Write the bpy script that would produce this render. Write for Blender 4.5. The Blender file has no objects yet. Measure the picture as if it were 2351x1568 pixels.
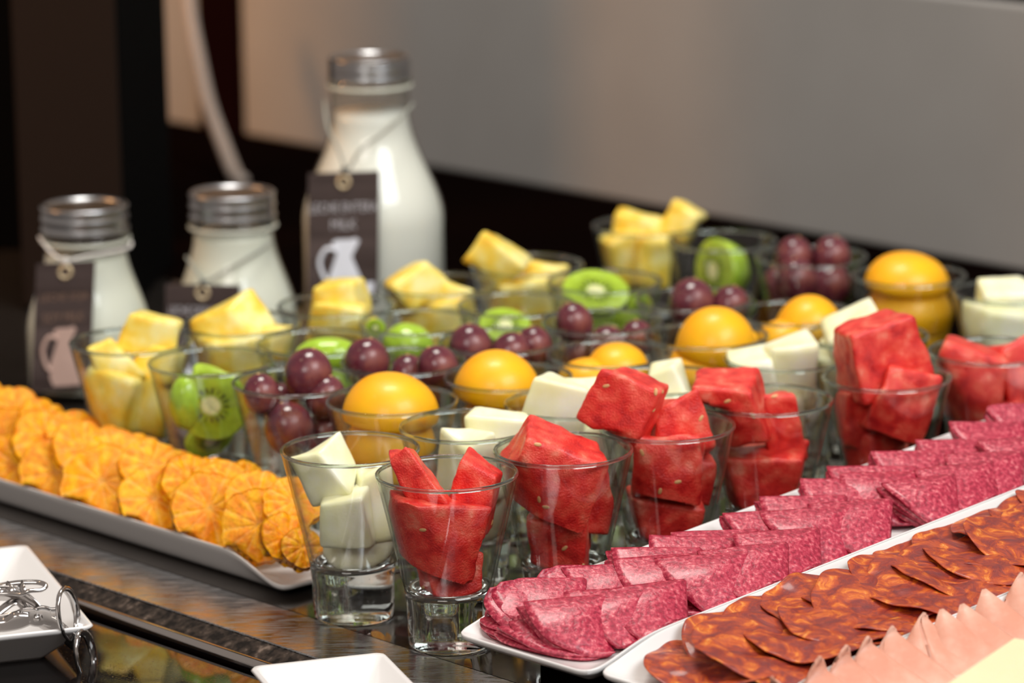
import bpy, math, random
import numpy as np
from mathutils import Vector, Matrix, noise as mnoise
rnd = random.Random(7)
PI = math.pi
C = bpy.context.scene.collection
SC = bpy.context.scene

# ------------------------------------------------------------------ camera, light, exposure
F_PX = 8673.7
CAMZ = 0.63145
PITCH, ROLL = math.radians(12.6714), math.radians(-0.8429)
_fw = Vector((0, math.cos(PITCH), -math.sin(PITCH)))
_up0 = Vector((0, math.sin(PITCH), math.cos(PITCH)))
_r0 = Vector((1, 0, 0))
_rt = _r0 * math.cos(ROLL) + _up0 * math.sin(ROLL)
_up = -_r0 * math.sin(ROLL) + _up0 * math.cos(ROLL)
cam_d = bpy.data.cameras.new('camera')
cam = bpy.data.objects.new('camera', cam_d)
C.objects.link(cam)
M = Matrix.Identity(4)
for i in range(3):
    M[i][0], M[i][1], M[i][2] = _rt[i], _up[i], -_fw[i]
M[2][3] = CAMZ
cam.matrix_world = M
cam_d.sensor_width = 36.0
cam_d.lens = F_PX / 2351 * 36.0
cam_d.clip_start = 0.05
cam_d.dof.use_dof = True
cam_d.dof.focus_distance = 2.06
cam_d.dof.aperture_fstop = 6.6
SC.camera = cam
SC.view_settings.view_transform = 'Standard'
SC.view_settings.look = 'None'
SC.view_settings.exposure = 0.0
SC.view_settings.gamma = 1.0
SC.view_settings.use_curve_mapping = False
SC.cycles.transparent_max_bounces = 48
SC.cycles.max_bounces = 14
SC.cycles.transmission_bounces = 10
SC.cycles.glossy_bounces = 5
SC.cycles.diffuse_bounces = 3
SC.cycles.caustics_reflective = False
SC.cycles.caustics_refractive = False
SC.cycles.use_denoising = True
SC.cycles.sample_clamp_indirect = 6.0
SC.cycles.use_adaptive_sampling = True
SC.cycles.adaptive_threshold = 0.03

world = bpy.data.worlds.new('room_light')
SC.world = world
world.use_nodes = True
bg = world.node_tree.nodes['Background']
bg.inputs[0].default_value = (0.80, 0.68, 0.60, 1)
bg.inputs[1].default_value = 0.43


def area(name, loc, target, size, power, col, size_y=None):
    d = bpy.data.lights.new(name, 'AREA')
    d.energy = power
    d.color = col
    d.size = size
    if size_y:
        d.shape = 'RECTANGLE'
        d.size_y = size_y
    o = bpy.data.objects.new(name, d)
    C.objects.link(o)
    o.location = loc
    o.rotation_euler = (Vector(target) - Vector(loc)).to_track_quat('-Z', 'Y').to_euler()
    return o


def spot(name, loc, power, col, radius=0.02):
    d = bpy.data.lights.new(name, 'POINT')
    d.energy = power
    d.color = col
    d.shadow_soft_size = radius
    o = bpy.data.objects.new(name, d)
    C.objects.link(o)
    o.location = loc
    return o


area('window_light', (1.5, 0.5, 2.1), (0.0, 2.3, 0.0), 1.7, 62, (0.94, 0.98, 1.0), 1.1)
area('ceiling_light', (-0.1, 2.6, 2.1), (0.0, 2.3, 0.0), 0.7, 27, (1.0, 0.95, 0.87), 0.5)
area('warm_side_light', (-1.1, 2.9, 0.9), (-0.25, 3.7, 0.15), 0.3, 5.5, (1.0, 0.45, 0.14), 0.3).data.spread = math.radians(110)
area('fill_light_behind', (-0.9, -0.6, 1.9), (0.0, 2.2, 0.0), 1.3, 26, (1.0, 0.94, 0.88), 0.9)  # added fill behind the camera, brightens the platter side and glass fronts
spot('halogen_lamp', (-0.35, 0.9, 1.9), 3.0, (1.0, 0.72, 0.45), 0.025)
spot('halogen_lamp', (0.30, 1.1, 1.8), 3.0, (1.0, 0.72, 0.45), 0.025)
spot('halogen_lamp', (-0.9, 2.0, 1.5), 3.0, (1.0, 0.70, 0.42), 0.025)


# ------------------------------------------------------------------ measuring helpers
def ray(px, py):
    d = _fw * F_PX + _rt * (px - 1175.5) + _up * (784 - py)
    return d.normalized()


O = Vector((0, 0, CAMZ))


def onz(px, py, z):
    d = ray(px, py)
    t = (z - CAMZ) / d.z
    return O + d * t


def ony(px, py, y):
    d = ray(px, py)
    return O + d * (y / d.y)


def onplane(px, py, p0, n):
    d = ray(px, py)
    t = (p0 - O).dot(n) / d.dot(n)
    return O + d * t


def scale_at(p):            # pixels per metre at a point
    return F_PX / (p - O).dot(_fw)


# ------------------------------------------------------------------ materials
def newmat(name):
    m = bpy.data.materials.new(name)
    m.use_nodes = True
    nt = m.node_tree
    return m, nt, nt.nodes['Principled BSDF']


def setp(b, **k):
    for a, v in k.items():
        n = a.replace('_', ' ')
        b.inputs[n].default_value = v


def plain(name, col, rough=0.5, metallic=0.0, **k):
    m, nt, b = newmat(name)
    setp(b, Base_Color=(*col, 1), Roughness=rough, Metallic=metallic, **k)
    return m


def tex(nt, kind, scale, detail=3, coord='Object', vec=None, **k):
    n = nt.nodes.new(kind)
    n.inputs['Scale'].default_value = scale
    if 'Detail' in n.inputs:
        n.inputs['Detail'].default_value = detail
    tc = nt.nodes.new('ShaderNodeTexCoord')
    mp = nt.nodes.new('ShaderNodeMapping')
    if vec:
        mp.inputs['Scale'].default_value = vec
    nt.links.new(tc.outputs[coord], mp.inputs['Vector'])
    nt.links.new(mp.outputs[0], n.inputs['Vector'])
    for a, v in k.items():
        if a in n.inputs:
            n.inputs[a].default_value = v
    return n


def ramp(nt, src, stops, interp='LINEAR'):
    r = nt.nodes.new('ShaderNodeValToRGB')
    r.color_ramp.interpolation = interp
    e = r.color_ramp.elements
    while len(e) > 1:
        e.remove(e[-1])
    e[0].position = stops[0][0]
    e[0].color = (*stops[0][1], 1)
    for p, c in stops[1:]:
        x = e.new(p)
        x.color = (*c, 1)
    nt.links.new(src, r.inputs[0])
    return r


def bump(nt, b, src, strength=0.3, dist=0.001):
    n = nt.nodes.new('ShaderNodeBump')
    n.inputs['Strength'].default_value = strength
    n.inputs['Distance'].default_value = dist
    nt.links.new(src, n.inputs['Height'])
    nt.links.new(n.outputs[0], b.inputs['Normal'])
    return n


def mixc(nt, fac, a, b, mode='MIX'):
    n = nt.nodes.new('ShaderNodeMix')
    n.data_type = 'RGBA'
    n.blend_type = mode
    if isinstance(fac, float):
        n.inputs[0].default_value = fac
    else:
        nt.links.new(fac, n.inputs[0])
    for i, s in ((6, a), (7, b)):
        if isinstance(s, tuple):
            n.inputs[i].default_value = (*s, 1)
        else:
            nt.links.new(s, n.inputs[i])
    return n.outputs[2]


def food(name, stops, nscale, rough=0.3, sss=0.25, sss_col=(1, .3, .2), bs=600, bstr=0.3, bd=0.0006, coat=0.3, detail=4):
    m, nt, b = newmat(name)
    n = tex(nt, 'ShaderNodeTexNoise', nscale, detail)
    r = ramp(nt, n.outputs['Fac'], stops)
    nt.links.new(r.outputs[0], b.inputs['Base Color'])
    setp(b, Roughness=rough)
    b.inputs['Subsurface Weight'].default_value = sss
    b.inputs['Subsurface Radius'].default_value = sss_col
    b.inputs['Subsurface Scale'].default_value = 0.006
    b.inputs['Coat Weight'].default_value = coat
    b.inputs['Coat Roughness'].default_value = 0.12
    n2 = tex(nt, 'ShaderNodeTexNoise', bs, 5)
    bump(nt, b, n2.outputs['Fac'], bstr, bd)
    return m, nt, b


MELON = food('honeydew_flesh', [(.35, (.88, .86, .48)), (.6, (.97, .95, .70)), (.75, (.98, .97, .82))], 38, .42, .35, (1, .9, .5), 500, .25, .0006, .1)[0]
WMEL = food('watermelon_flesh', [(.30, (.50, .005, .008)), (.46, (.76, .030, .022)), (.60, (.86, .090, .055)), (.76, (.93, .30, .20))], 95, .36, .2, (1, .2, .12), 900, .8, .0009, .2, 5)[0]
PINE = food('pineapple_flesh', [(.30, (.93, .50, .01)), (.45, (.98, .72, .10)), (.66, (.99, .86, .36))], 60, .38, .3, (1, .75, .2), 420, .5, .001, .25)[0]
PEACH = food('peach_flesh', [(.3, (.95, .37, .0)), (.7, (1.0, .53, .0))], 22, .45, .2, (1, .45, .05), 300, .05, .0003, .12)[0]
GRAPE, nt, b = food('grape_skin', [(.32, (.055, .008, .020)), (.5, (.13, .022, .035)), (.68, (.27, .075, .060))], 55, .28, .1, (1, .2, .2), 900, .06, .0002, .25)
nb = tex(nt, 'ShaderNodeTexNoise', 90, 3)
rb = ramp(nt, nb.outputs['Fac'], [(.4, (.18, .18, .18)), (.65, (.5, .5, .5))])
nt.links.new(rb.outputs[0], b.inputs['Roughness'])
SEED = plain('melon_seed', (.66, .36, .15), .4)
HAM = food('cooked_ham', [(.35, (.66, .28, .19)), (.6, (.74, .38, .28)), (.8, (.82, .50, .40))], 60, .5, .2, (1, .4, .3), 300, .3, .0008, .05)[0]
CHEESE = food('pale_cheese', [(.3, (.86, .68, .41)), (.7, (.88, .72, .46))], 20, .5, .3, (1, .8, .4), 200, .05, .0003, .1)[0]

# salami: pink red paste with pale fat specks
SALAMI, nt, b = newmat('salami_slice')
v = tex(nt, 'ShaderNodeTexVoronoi', 300)
n = tex(nt, 'ShaderNodeTexNoise', 420, 6)
n3 = tex(nt, 'ShaderNodeTexNoise', 50, 2)
base = ramp(nt, n.outputs['Fac'], [(.34, (.25, .006, .028)), (.48, (.40, .018, .052)), (.60, (.54, .062, .10)), (.74, (.72, .24, .25))])
spk = ramp(nt, v.outputs['Distance'], [(.20, (1, 1, 1)), (.38, (0, 0, 0))])
lim = ramp(nt, tex(nt, 'ShaderNodeTexNoise', 120, 1).outputs['Fac'], [(.52, (0, 0, 0)), (.60, (1, 1, 1))])
mm = nt.nodes.new('ShaderNodeMath')
mm.operation = 'MULTIPLY'
nt.links.new(spk.outputs[0], mm.inputs[0])
nt.links.new(lim.outputs[0], mm.inputs[1])
c1 = mixc(nt, mm.outputs[0], base.outputs[0], (.80, .46, .42))
nt.links.new(c1, b.inputs['Base Color'])
setp(b, Roughness=.36)
b.inputs['Coat Weight'].default_value = .25
b.inputs['Coat Roughness'].default_value = .2
bump(nt, b, n.outputs['Fac'], .8, .0008)

# chorizo: brown red, orange fat marbling
CHOR, nt, b = newmat('chorizo_slice')
n = tex(nt, 'ShaderNodeTexNoise', 85, 10, Distortion=.9, Roughness=.68)
base = ramp(nt, n.outputs['Fac'], [(.32, (.15, .020, .026)), (.44, (.26, .026, .018)), (.51, (.42, .050, .010)), (.57, (.54, .085, .010)), (.63, (.74, .20, .015)), (.71, (.82, .42, .14))])
nt.links.new(base.outputs[0], b.inputs['Base Color'])
setp(b, Roughness=.38)
b.inputs['Coat Weight'].default_value = .25
b.inputs['Coat Roughness'].default_value = .15
bump(nt, b, n.outputs['Fac'], .9, .0020)


def vcol(name, rough=.25, sss=.3, srad=(1, .5, .1), bs=500, bstr=.4, bd=.0008, coat=.4):
    m, nt, b = newmat(name)
    b.inputs['Specular IOR Level'].default_value = .3
    a = nt.nodes.new('ShaderNodeVertexColor')
    a.layer_name = 'Col'
    n = tex(nt, 'ShaderNodeTexNoise', bs, 4)
    r = ramp(nt, n.outputs['Fac'], [(.3, (.80, .80, .80)), (.7, (1.1, 1.1, 1.1))])
    nt.links.new(mixc(nt, 1.0, a.outputs[0], r.outputs[0], 'MULTIPLY'), b.inputs['Base Color'])
    setp(b, Roughness=rough)
    b.inputs['Subsurface Weight'].default_value = sss
    b.inputs['Subsurface Radius'].default_value = srad
    b.inputs['Subsurface Scale'].default_value = .006
    b.inputs['Coat Weight'].default_value = coat
    b.inputs['Coat Roughness'].default_value = .1
    bump(nt, b, n.outputs['Fac'], bstr, bd)
    return m


ORANGE = vcol('orange_flesh', .40, .25, (1, .45, .02), 520, .7, .0010, .0)
KIWI = vcol('kiwi_flesh', .25, .25, (.6, 1, .1), 300, .3, .0006)


def thin_glass(name, tint=(.985, .992, .988), edge=(.42, .50, .46)):
    m = bpy.data.materials.new(name)
    m.use_nodes = True
    nt = m.node_tree
    nt.nodes.clear()
    out = nt.nodes.new('ShaderNodeOutputMaterial')
    mix = nt.nodes.new('ShaderNodeMixShader')
    tr = nt.nodes.new('ShaderNodeBsdfTransparent')
    gl = nt.nodes.new('ShaderNodeBsdfGlossy')
    gl.inputs['Roughness'].default_value = .035
    fr = nt.nodes.new('ShaderNodeFresnel')
    ge = nt.nodes.new('ShaderNodeNewGeometry')
    ma = nt.nodes.new('ShaderNodeMath')
    ma.operation = 'MULTIPLY_ADD'
    ma.inputs[1].default_value = -(1.5 - 1 / 1.5)
    ma.inputs[2].default_value = 1.5
    nt.links.new(ge.outputs['Backfacing'], ma.inputs[0])
    nt.links.new(ma.outputs[0], fr.inputs['IOR'])
    lw = nt.nodes.new('ShaderNodeLayerWeight')
    lw.inputs['Blend'].default_value = .5
    pw = nt.nodes.new('ShaderNodeMath')
    pw.operation = 'POWER'
    pw.inputs[1].default_value = 4.0
    nt.links.new(lw.outputs['Facing'], pw.inputs[0])
    nt.links.new(mixc(nt, pw.outputs[0], tint, edge), tr.inputs['Color'])
    nt.links.new(fr.outputs[0], mix.inputs[0])
    nt.links.new(tr.outputs[0], mix.inputs[1])
    nt.links.new(gl.outputs[0], mix.inputs[2])
    nt.links.new(mix.outputs[0], out.inputs['Surface'])
    return m


def solid_glass(name, col=(.93, .97, .95), wet=0.0, rough=0.0):
    m, nt, b = newmat(name)
    setp(b, Base_Color=(*col, 1), Roughness=rough, IOR=1.5)
    b.inputs['Transmission Weight'].default_value = 1
    if wet:
        v = tex(nt, 'ShaderNodeTexVoronoi', 420)
        r = ramp(nt, v.outputs['Distance'], [(.1, (1, 1, 1)), (.5, (0, 0, 0))])
        n = tex(nt, 'ShaderNodeTexNoise', 60, 2)
        r2 = ramp(nt, n.outputs['Fac'], [(.42, (0, 0, 0)), (.62, (1, 1, 1))])
        bump(nt, b, mixc(nt, 1.0, r.outputs[0], r2.outputs[0], 'MULTIPLY'), wet, .0009)
    return m


GWALL = thin_glass('clear_glass_wall')
GRIM = solid_glass('clear_glass_rim', (.68, .77, .73), rough=.03)
GBASE = solid_glass('clear_glass_base', (.88, .94, .92), .25)
GWET = solid_glass('misted_glass_base', (.90, .95, .93), .9)
BOTG = thin_glass('bottle_glass', (.96, .97, .95), (.5, .55, .5))
PORC = plain('white_porcelain', (.76, .74, .73), .18)
PORC.node_tree.nodes['Principled BSDF'].inputs['Coat Weight'].default_value = .2
MILK = plain('milk', (.93, .93, .86), .35)
MILK2 = plain('milk_cream', (.84, .85, .74), .35)
TIN = plain('zinc_lid', (.42, .43, .45), .28, 1.0)
TIND = plain('zinc_lid_top', (.16, .11, .07), .35, .8)
CHROME = plain('polished_steel', (.52, .50, .49), .13, 1.0)
CORD = plain('grey_cord', (.30, .31, .27), .7)
CORDW = plain('white_cord', (.72, .68, .64), .7)
KNOT = plain('dark_knot', (.03, .03, .035), .7)
CARD, nt, b = newmat('dark_wood_print_card')
w = tex(nt, 'ShaderNodeTexNoise', 60, 4, vec=(.15, 1, 1))
r = ramp(nt, w.outputs['Fac'], [(.35, (.035, .020, .018)), (.65, (.085, .058, .054))])
nt.links.new(r.outputs[0], b.inputs['Base Color'])
setp(b, Roughness=.45)
PRINT = plain('pale_print', (.52, .50, .53), .5)
PRINTW = plain('white_print', (.80, .82, .90), .5)
EYE = plain('brass_eyelet', (.75, .60, .38), .35, .5)

STEEL, nt, b = newmat('scratched_steel')
n = tex(nt, 'ShaderNodeTexNoise', 520, 6, vec=(.12, 1, 1), Distortion=.3)
n2 = tex(nt, 'ShaderNodeTexNoise', 22, 3)
r = ramp(nt, n.outputs['Fac'], [(.42, (.16, .16, .16)), (.62, (.42, .42, .42))])
nt.links.new(r.outputs[0], b.inputs['Roughness'])
r2 = ramp(nt, n2.outputs['Fac'], [(.3, (.33, .34, .36)), (.7, (.48, .49, .51))])
nt.links.new(r2.outputs[0], b.inputs['Base Color'])
setp(b, Metallic=1.0)
bump(nt, b, n.outputs['Fac'], .15, .0004)
DSTEEL, nt, b = newmat('grimy_groove_steel')
n = tex(nt, 'ShaderNodeTexNoise', 180, 6)
r = ramp(nt, n.outputs['Fac'], [(.4, (.020, .016, .014)), (.6, (.10, .075, .06)), (.75, (.35, .27, .22))])
nt.links.new(r.outputs[0], b.inputs['Base Color'])
setp(b, Metallic=.8, Roughness=.35)
bump(nt, b, n.outputs['Fac'], .6, .001)
TRAY, nt, b = newmat('wet_dark_steel_tray')
n = tex(nt, 'ShaderNodeTexNoise', 35, 4)
r = ramp(nt, n.outputs['Fac'], [(.4, (.03, .03, .03)), (.7, (.16, .16, .16))])
nt.links.new(r.outputs[0], b.inputs['Roughness'])
setp(b, Base_Color=(.11, .095, .085, 1), Metallic=.85)
bump(nt, b, n.outputs['Fac'], .08, .0008)
BLACKGL, nt, b = newmat('black_glass_counter')
n = tex(nt, 'ShaderNodeTexNoise', 900, 2)
r = ramp(nt, n.outputs['Fac'], [(.55, (.03, .03, .03)), (.75, (.3, .3, .3))])
nt.links.new(r.outputs[0], b.inputs['Roughness'])
setp(b, Base_Color=(.006, .005, .005, 1))
MATTEB = plain('matte_black_counter', (.003, .0015, .0012), .95)
MATTEB.node_tree.nodes['Principled BSDF'].inputs['Specular IOR Level'].default_value = 0
WALLM, nt, b = newmat('warm_grey_wall_panel')
n = tex(nt, 'ShaderNodeTexNoise', 6, 2)
r = ramp(nt, n.outputs['Fac'], [(.3, (.31, .295, .28)), (.7, (.35, .335, .32))])
nt.links.new(r.outputs[0], b.inputs['Base Color'])
setp(b, Roughness=.55)
PILM = plain('dark_brown_wood', (.016, .009, .006), .7)
PILM.node_tree.nodes['Principled BSDF'].inputs['Specular IOR Level'].default_value = .1
PILB = plain('black_casing', (.002, .002, .002), .8)
PILB.node_tree.nodes['Principled BSDF'].inputs['Specular IOR Level'].default_value = .03
DRED = plain('dark_red_brown_post', (.007, .0012, .0012), .9)
DRED.node_tree.nodes['Principled BSDF'].inputs['Specular IOR Level'].default_value = .02
HOSE = plain('pale_hose', (.34, .28, .24), .5)


# ------------------------------------------------------------------ object helpers
def link(name, verts, faces, mat, parent=None, smooth=True, cols=None, org=None):
    verts = np.asarray(verts, float)
    if org is None and parent is None:
        org = verts.mean(0)
    if org is None:
        org = np.array(parent['_o']) if parent.get('_o') is not None else np.zeros(3)
    me = bpy.data.meshes.new(name)
    me.from_pydata([tuple(v) for v in (verts - np.asarray(org))], [], [tuple(int(i) for i in f) for f in faces])
    me.update()
    if smooth:
        me.polygons.foreach_set('use_smooth', [True] * len(me.polygons))
    if cols is not None:
        ca = me.color_attributes.new('Col', 'FLOAT_COLOR', 'POINT')
        flat = np.ones((len(verts), 4))
        flat[:, :3] = cols
        ca.data.foreach_set('color', flat.ravel())
    me.materials.append(mat)
    o = bpy.data.objects.new(name, me)
    C.objects.link(o)
    if parent is not None:
        o.parent = parent
        po = np.array(ORG[parent])
        o.location = tuple(np.asarray(org) - po)
        ORG[o] = tuple(org)
    else:
        o.location = tuple(org)
        ORG[o] = tuple(org)
    return o


ORG = {}


def part(name, verts, faces, mat, parent, **k):
    verts = np.asarray(verts, float)
    return link(name, verts, faces, mat, parent, org=k.pop('org', verts.mean(0)), **k)


def empty(name, loc):
    o = bpy.data.objects.new(name, None)
    C.objects.link(o)
    o.location = loc
    o.empty_display_size = .01
    ORG[o] = tuple(loc)
    return o


def tag(o, label, cat, group=None):
    o['label'] = label
    o['category'] = cat
    if group:
        o['group'] = group
    return o


def lathe(prof, n=56, cx=0, cy=0, close=False):
    V, Fc = [], []
    m = len(prof)
    for i, (r, z) in enumerate(prof):
        for j in range(n):
            a = 2 * PI * j / n
            V.append((cx + r * math.cos(a), cy + r * math.sin(a), z))
    for i in range(m if close else m - 1):
        for j in range(n):
            a, b2 = i * n + j, i * n + (j + 1) % n
            c, d = ((i + 1) % m) * n + (j + 1) % n, ((i + 1) % m) * n + j
            Fc.append((a, b2, c, d))
    return np.array(V), Fc


def box(p, s, rz=0.0):
    """p centre of the base, s size"""
    V = []
    for z in (0, s[2]):
        for x, y in ((-1, -1), (1, -1), (1, 1), (-1, 1)):
            X, Y = x * s[0] / 2, y * s[1] / 2
            V.append((p[0] + X * math.cos(rz) - Y * math.sin(rz), p[1] + X * math.sin(rz) + Y * math.cos(rz), p[2] + z))
    return np.array(V), [(3, 2, 1, 0), (4, 5, 6, 7), (0, 1, 5, 4), (1, 2, 6, 5), (2, 3, 7, 6), (3, 0, 4, 7)]


def quadslab(a, b2, c, d, z0, z1):
    V = [(p[0], p[1], z0) for p in (a, b2, c, d)] + [(p[0], p[1], z1) for p in (a, b2, c, d)]
    return np.array(V), [(3, 2, 1, 0), (4, 5, 6, 7), (0, 1, 5, 4), (1, 2, 6, 5), (2, 3, 7, 6), (3, 0, 4, 7)]


def tube(pts, r, n=10, closed=False, flat=None):
    pts = [Vector(p) for p in pts]
    V, Fc = [], []
    m = len(pts)
    prev = None
    for i, p in enumerate(pts):
        if closed:
            t = (pts[(i + 1) % m] - pts[i - 1]).normalized()
        else:
            t = (pts[min(i + 1, m - 1)] - pts[max(i - 1, 0)]).normalized()
        if prev is None:
            prev = t.orthogonal().normalized()
            if flat is not None:
                prev = (Vector(flat) - t * t.dot(Vector(flat))).normalized()
        u = (prev - t * prev.dot(t)).normalized()
        prev = u
        w = t.cross(u)
        rr = r[i] if isinstance(r, list) else r
        ra, rb = rr if isinstance(rr, tuple) else (rr, rr)
        for j in range(n):
            a = 2 * PI * j / n
            V.append(tuple(p + u * (math.cos(a) * ra) + w * (math.sin(a) * rb)))
    for i in range(m if closed else m - 1):
        for j in range(n):
            Fc.append((i * n + j, i * n + (j + 1) % n, ((i + 1) % m) * n + (j + 1) % n, ((i + 1) % m) * n + j))
    if not closed:
        Fc.append(tuple(range(n))[::-1])
        Fc.append(tuple((m - 1) * n + j for j in range(n)))
    return np.array(V), Fc


def smoothpath(P, k=8):
    P = [Vector(p) for p in P]
    out = []
    for i in range(len(P) - 1):
        p0, p1, p2, p3 = P[max(i - 1, 0)], P[i], P[i + 1], P[min(i + 2, len(P) - 1)]
        for j in range(k):
            t = j / k
            out.append(0.5 * ((2 * p1) + (p2 - p0) * t + (2 * p0 - 5 * p1 + 4 * p2 - p3) * t * t + (3 * p1 - p0 - 3 * p2 + p3) * t ** 3))
    out.append(P[-1])
    return out


def bevelmod(o, w, seg=3):
    m = o.modifiers.new('bevel', 'BEVEL')
    m.width = w
    m.segments = seg
    m.limit_method = 'ANGLE'
    return o


# ------------------------------------------------------------------ the counter and the setting
dS = Vector((.676, -.737, 0)).normalized()       # along the steel frame edge, to the lower right
nS = Vector((.737, .676, 0)).normalized()        # away from the frame


def SP(s, c, z=0):                               # point: s along the frame, c away from it
    p = dS * s + nS * c
    return (p.x, p.y, z)


pA = onz(620, 1386, 0)
pB = onz(420, 1409, 0)
cA, cB = pA.dot(nS), pB.dot(nS)
pC = onz(390, 1446, -.0065)
cC = pC.dot(nS)
ZF = -.010                                       # level of the front black glass
counter = empty('buffet_counter', SP(-1.6, cA, 0))
tag(counter, 'dark buffet counter with a scratched steel frame strip and black glass', 'counter')


def slab(name, c0, c1, z0, z1, mat, s0=-3.2, s1=.2, bev=0):
    V, Fc = quadslab(SP(s0, c0), SP(s1, c0), SP(s1, c1), SP(s0, c1), z0, z1)
    # wind for outward normals: c increases away
    o = part(name, V, Fc, mat, counter, smooth=False)
    if bev:
        bevelmod(o, bev)
    return o


slab('inset_tray', cA, 1.86, -.03, -.0002, TRAY)
slab('rear_worktop', 1.86, 2.372, -.03, .0, MATTEB)
slab('frame_strip', cB, cA - .0006, -.03, 0.0, STEEL, bev=.0008)
# grimy groove: a sloping face below the strip
gv = np.array([SP(-3.2, cB - .0005, -.001), SP(.2, cB - .0005, -.001), SP(.2, cC, -.0065), SP(-3.2, cC, -.0065),
               SP(-3.2, cB - .0005, -.03), SP(.2, cB - .0005, -.03), SP(.2, cC, -.03), SP(-3.2, cC, -.03)])
part('frame_groove', gv, [(3, 2, 1, 0), (4, 5, 6, 7), (2, 3, 7, 6), (0, 1, 5, 4)], DSTEEL, counter, smooth=False)
bc = cC - .0045
V, Fc = tube([SP(-3.2, bc, -.0090), SP(-1.5, bc, -.0090), SP(.2, bc, -.0090)], .0050, 20)
part('frame_bead', V, Fc, CHROME, counter)
slab('frame_seal', bc - .010, bc + .004, -.03, -.0125, MATTEB)
slab('front_glass_panel', .5, bc - .010, -.035, ZF, BLACKGL)

# back wall: panel, dark joint, upper panel
wall = empty('wall_back', SP(-1.6, 2.38, 0))
wall['kind'] = 'structure'
w0, w1 = onz(560, 310, 0), onz(2351, 625, 0)
wd = (w1 - w0).normalized()
wn = Vector((-wd.y, wd.x, 0))


def wallslab(name, a, b2, z0, z1, off, th, mat, par=None):
    q = [w0 + wd * a + wn * off, w0 + wd * b2 + wn * off, w0 + wd * b2 + wn * (off + th), w0 + wd * a + wn * (off + th)]
    V, Fc = quadslab(*q, z0, z1)
    return part(name, V, Fc, mat, par or wall, smooth=False)


bevelmod(wallslab('panel', .0, 2.6, .0, .2205, 0, .02, WALLM), .004)
bevelmod(wallslab('panel', .0, 2.6, .2285, .9, 0, .02, WALLM), .004)
bevelmod(wallslab('panel', -.6, -.058, .0, .9, .0, .02, WALLM), .003)
wallslab('panel_backing', -1.6, 2.6, -.03, .9, .021, .01, DRED)
post = empty('trim_1', w0)
post['kind'] = 'structure'
wallslab('post_face', -.062, -.001, 0, .9, -.006, .02, DRED, post)

# dark casing with a brown front at the left
p1, p2 = ony(48, 600, 2.95), ony(290, 600, 2.93)
p3 = ony(400, 600, 3.12)
case = empty('dispenser_casing', (p1.x, p1.y, 0))
tag(case, 'tall dark casing with a brown front behind the leftmost bottle', 'dispenser')
pm = [(p1.x, p1.y), (p2.x, p2.y), (p3.x, p3.y), (p1.x + (p3.x - p2.x), p1.y + (p3.y - p2.y))]
V, Fc = quadslab(*pm, 0, .75)
bevelmod(part('casing_body', V, Fc, PILB, case, smooth=False), .003)
q0, q1 = Vector((*pm[0], 0)), Vector((*pm[1], 0))
dq = (q1 - q0).normalized()
nq = Vector((dq.y, -dq.x, 0))
V, Fc = quadslab(q0 + dq * .002, q1 - dq * .001, q1 - dq * .001 + nq * .003, q0 + dq * .002 + nq * .003, .004, .74)
bevelmod(part('front_panel', V, Fc, PILM, case, smooth=False), .001)
sp_ = ony(149, 268, p1.y - .004)
V, Fc = lathe([(.0001, 0), (.003, 0), (.003, .002), (.0001, .002)], 16)
V = V[:, [0, 2, 1]] * [1, -1, 1] + [sp_.x, 2.942, sp_.z]
part('screw', V, Fc, TIN, case)
# a second dark box further left
V, Fc = box((-.48, 3.26, 0), (.24, .12, .75), 0)
o = bevelmod(link('service_cabinet', V, Fc, PILB, smooth=False, org=(-.48, 3.26, 0)), .003)
tag(o, 'black cabinet at the far left edge beside the brown casing', 'cabinet')

# pale hose hanging before the wall
hp = [ony(425, -60, 3.62), ony(438, 40, 3.6), ony(455, 130, 3.58), ony(478, 235, 3.56), ony(508, 320, 3.54), ony(540, 400, 3.5), ony(556, 440, 3.47)]
for _p in hp:
    _p.z = max(_p.z, .009)
V, Fc = tube(smoothpath(hp), .0066, 14)
tag(link('hose', V, Fc, HOSE), 'pale hose curving down the wall behind the middle bottle', 'hose')


# ------------------------------------------------------------------ glasses
def r_out(z):
    pts = [(0, .0228), (.002, .0234), (.022, .0238), (.034, .0252), (.045, .0276), (.1, .0400)]
    for (z0, r0), (z1, r1) in zip(pts, pts[1:]):
        if z <= z1:
            return r0 + (r1 - r0) * (z - z0) / (z1 - z0)
    return pts[-1][1]


def r_in(z):
    base = r_out(z) - .0017
    if z < .045:
        t = max(0.0, min(1.0, (z - .0300) / .015))
        base = min(base, .0085 + (r_out(.045) - .0017 - .0085) * math.sqrt(max(0, 1 - (1 - t) ** 2)))
    return base


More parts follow.
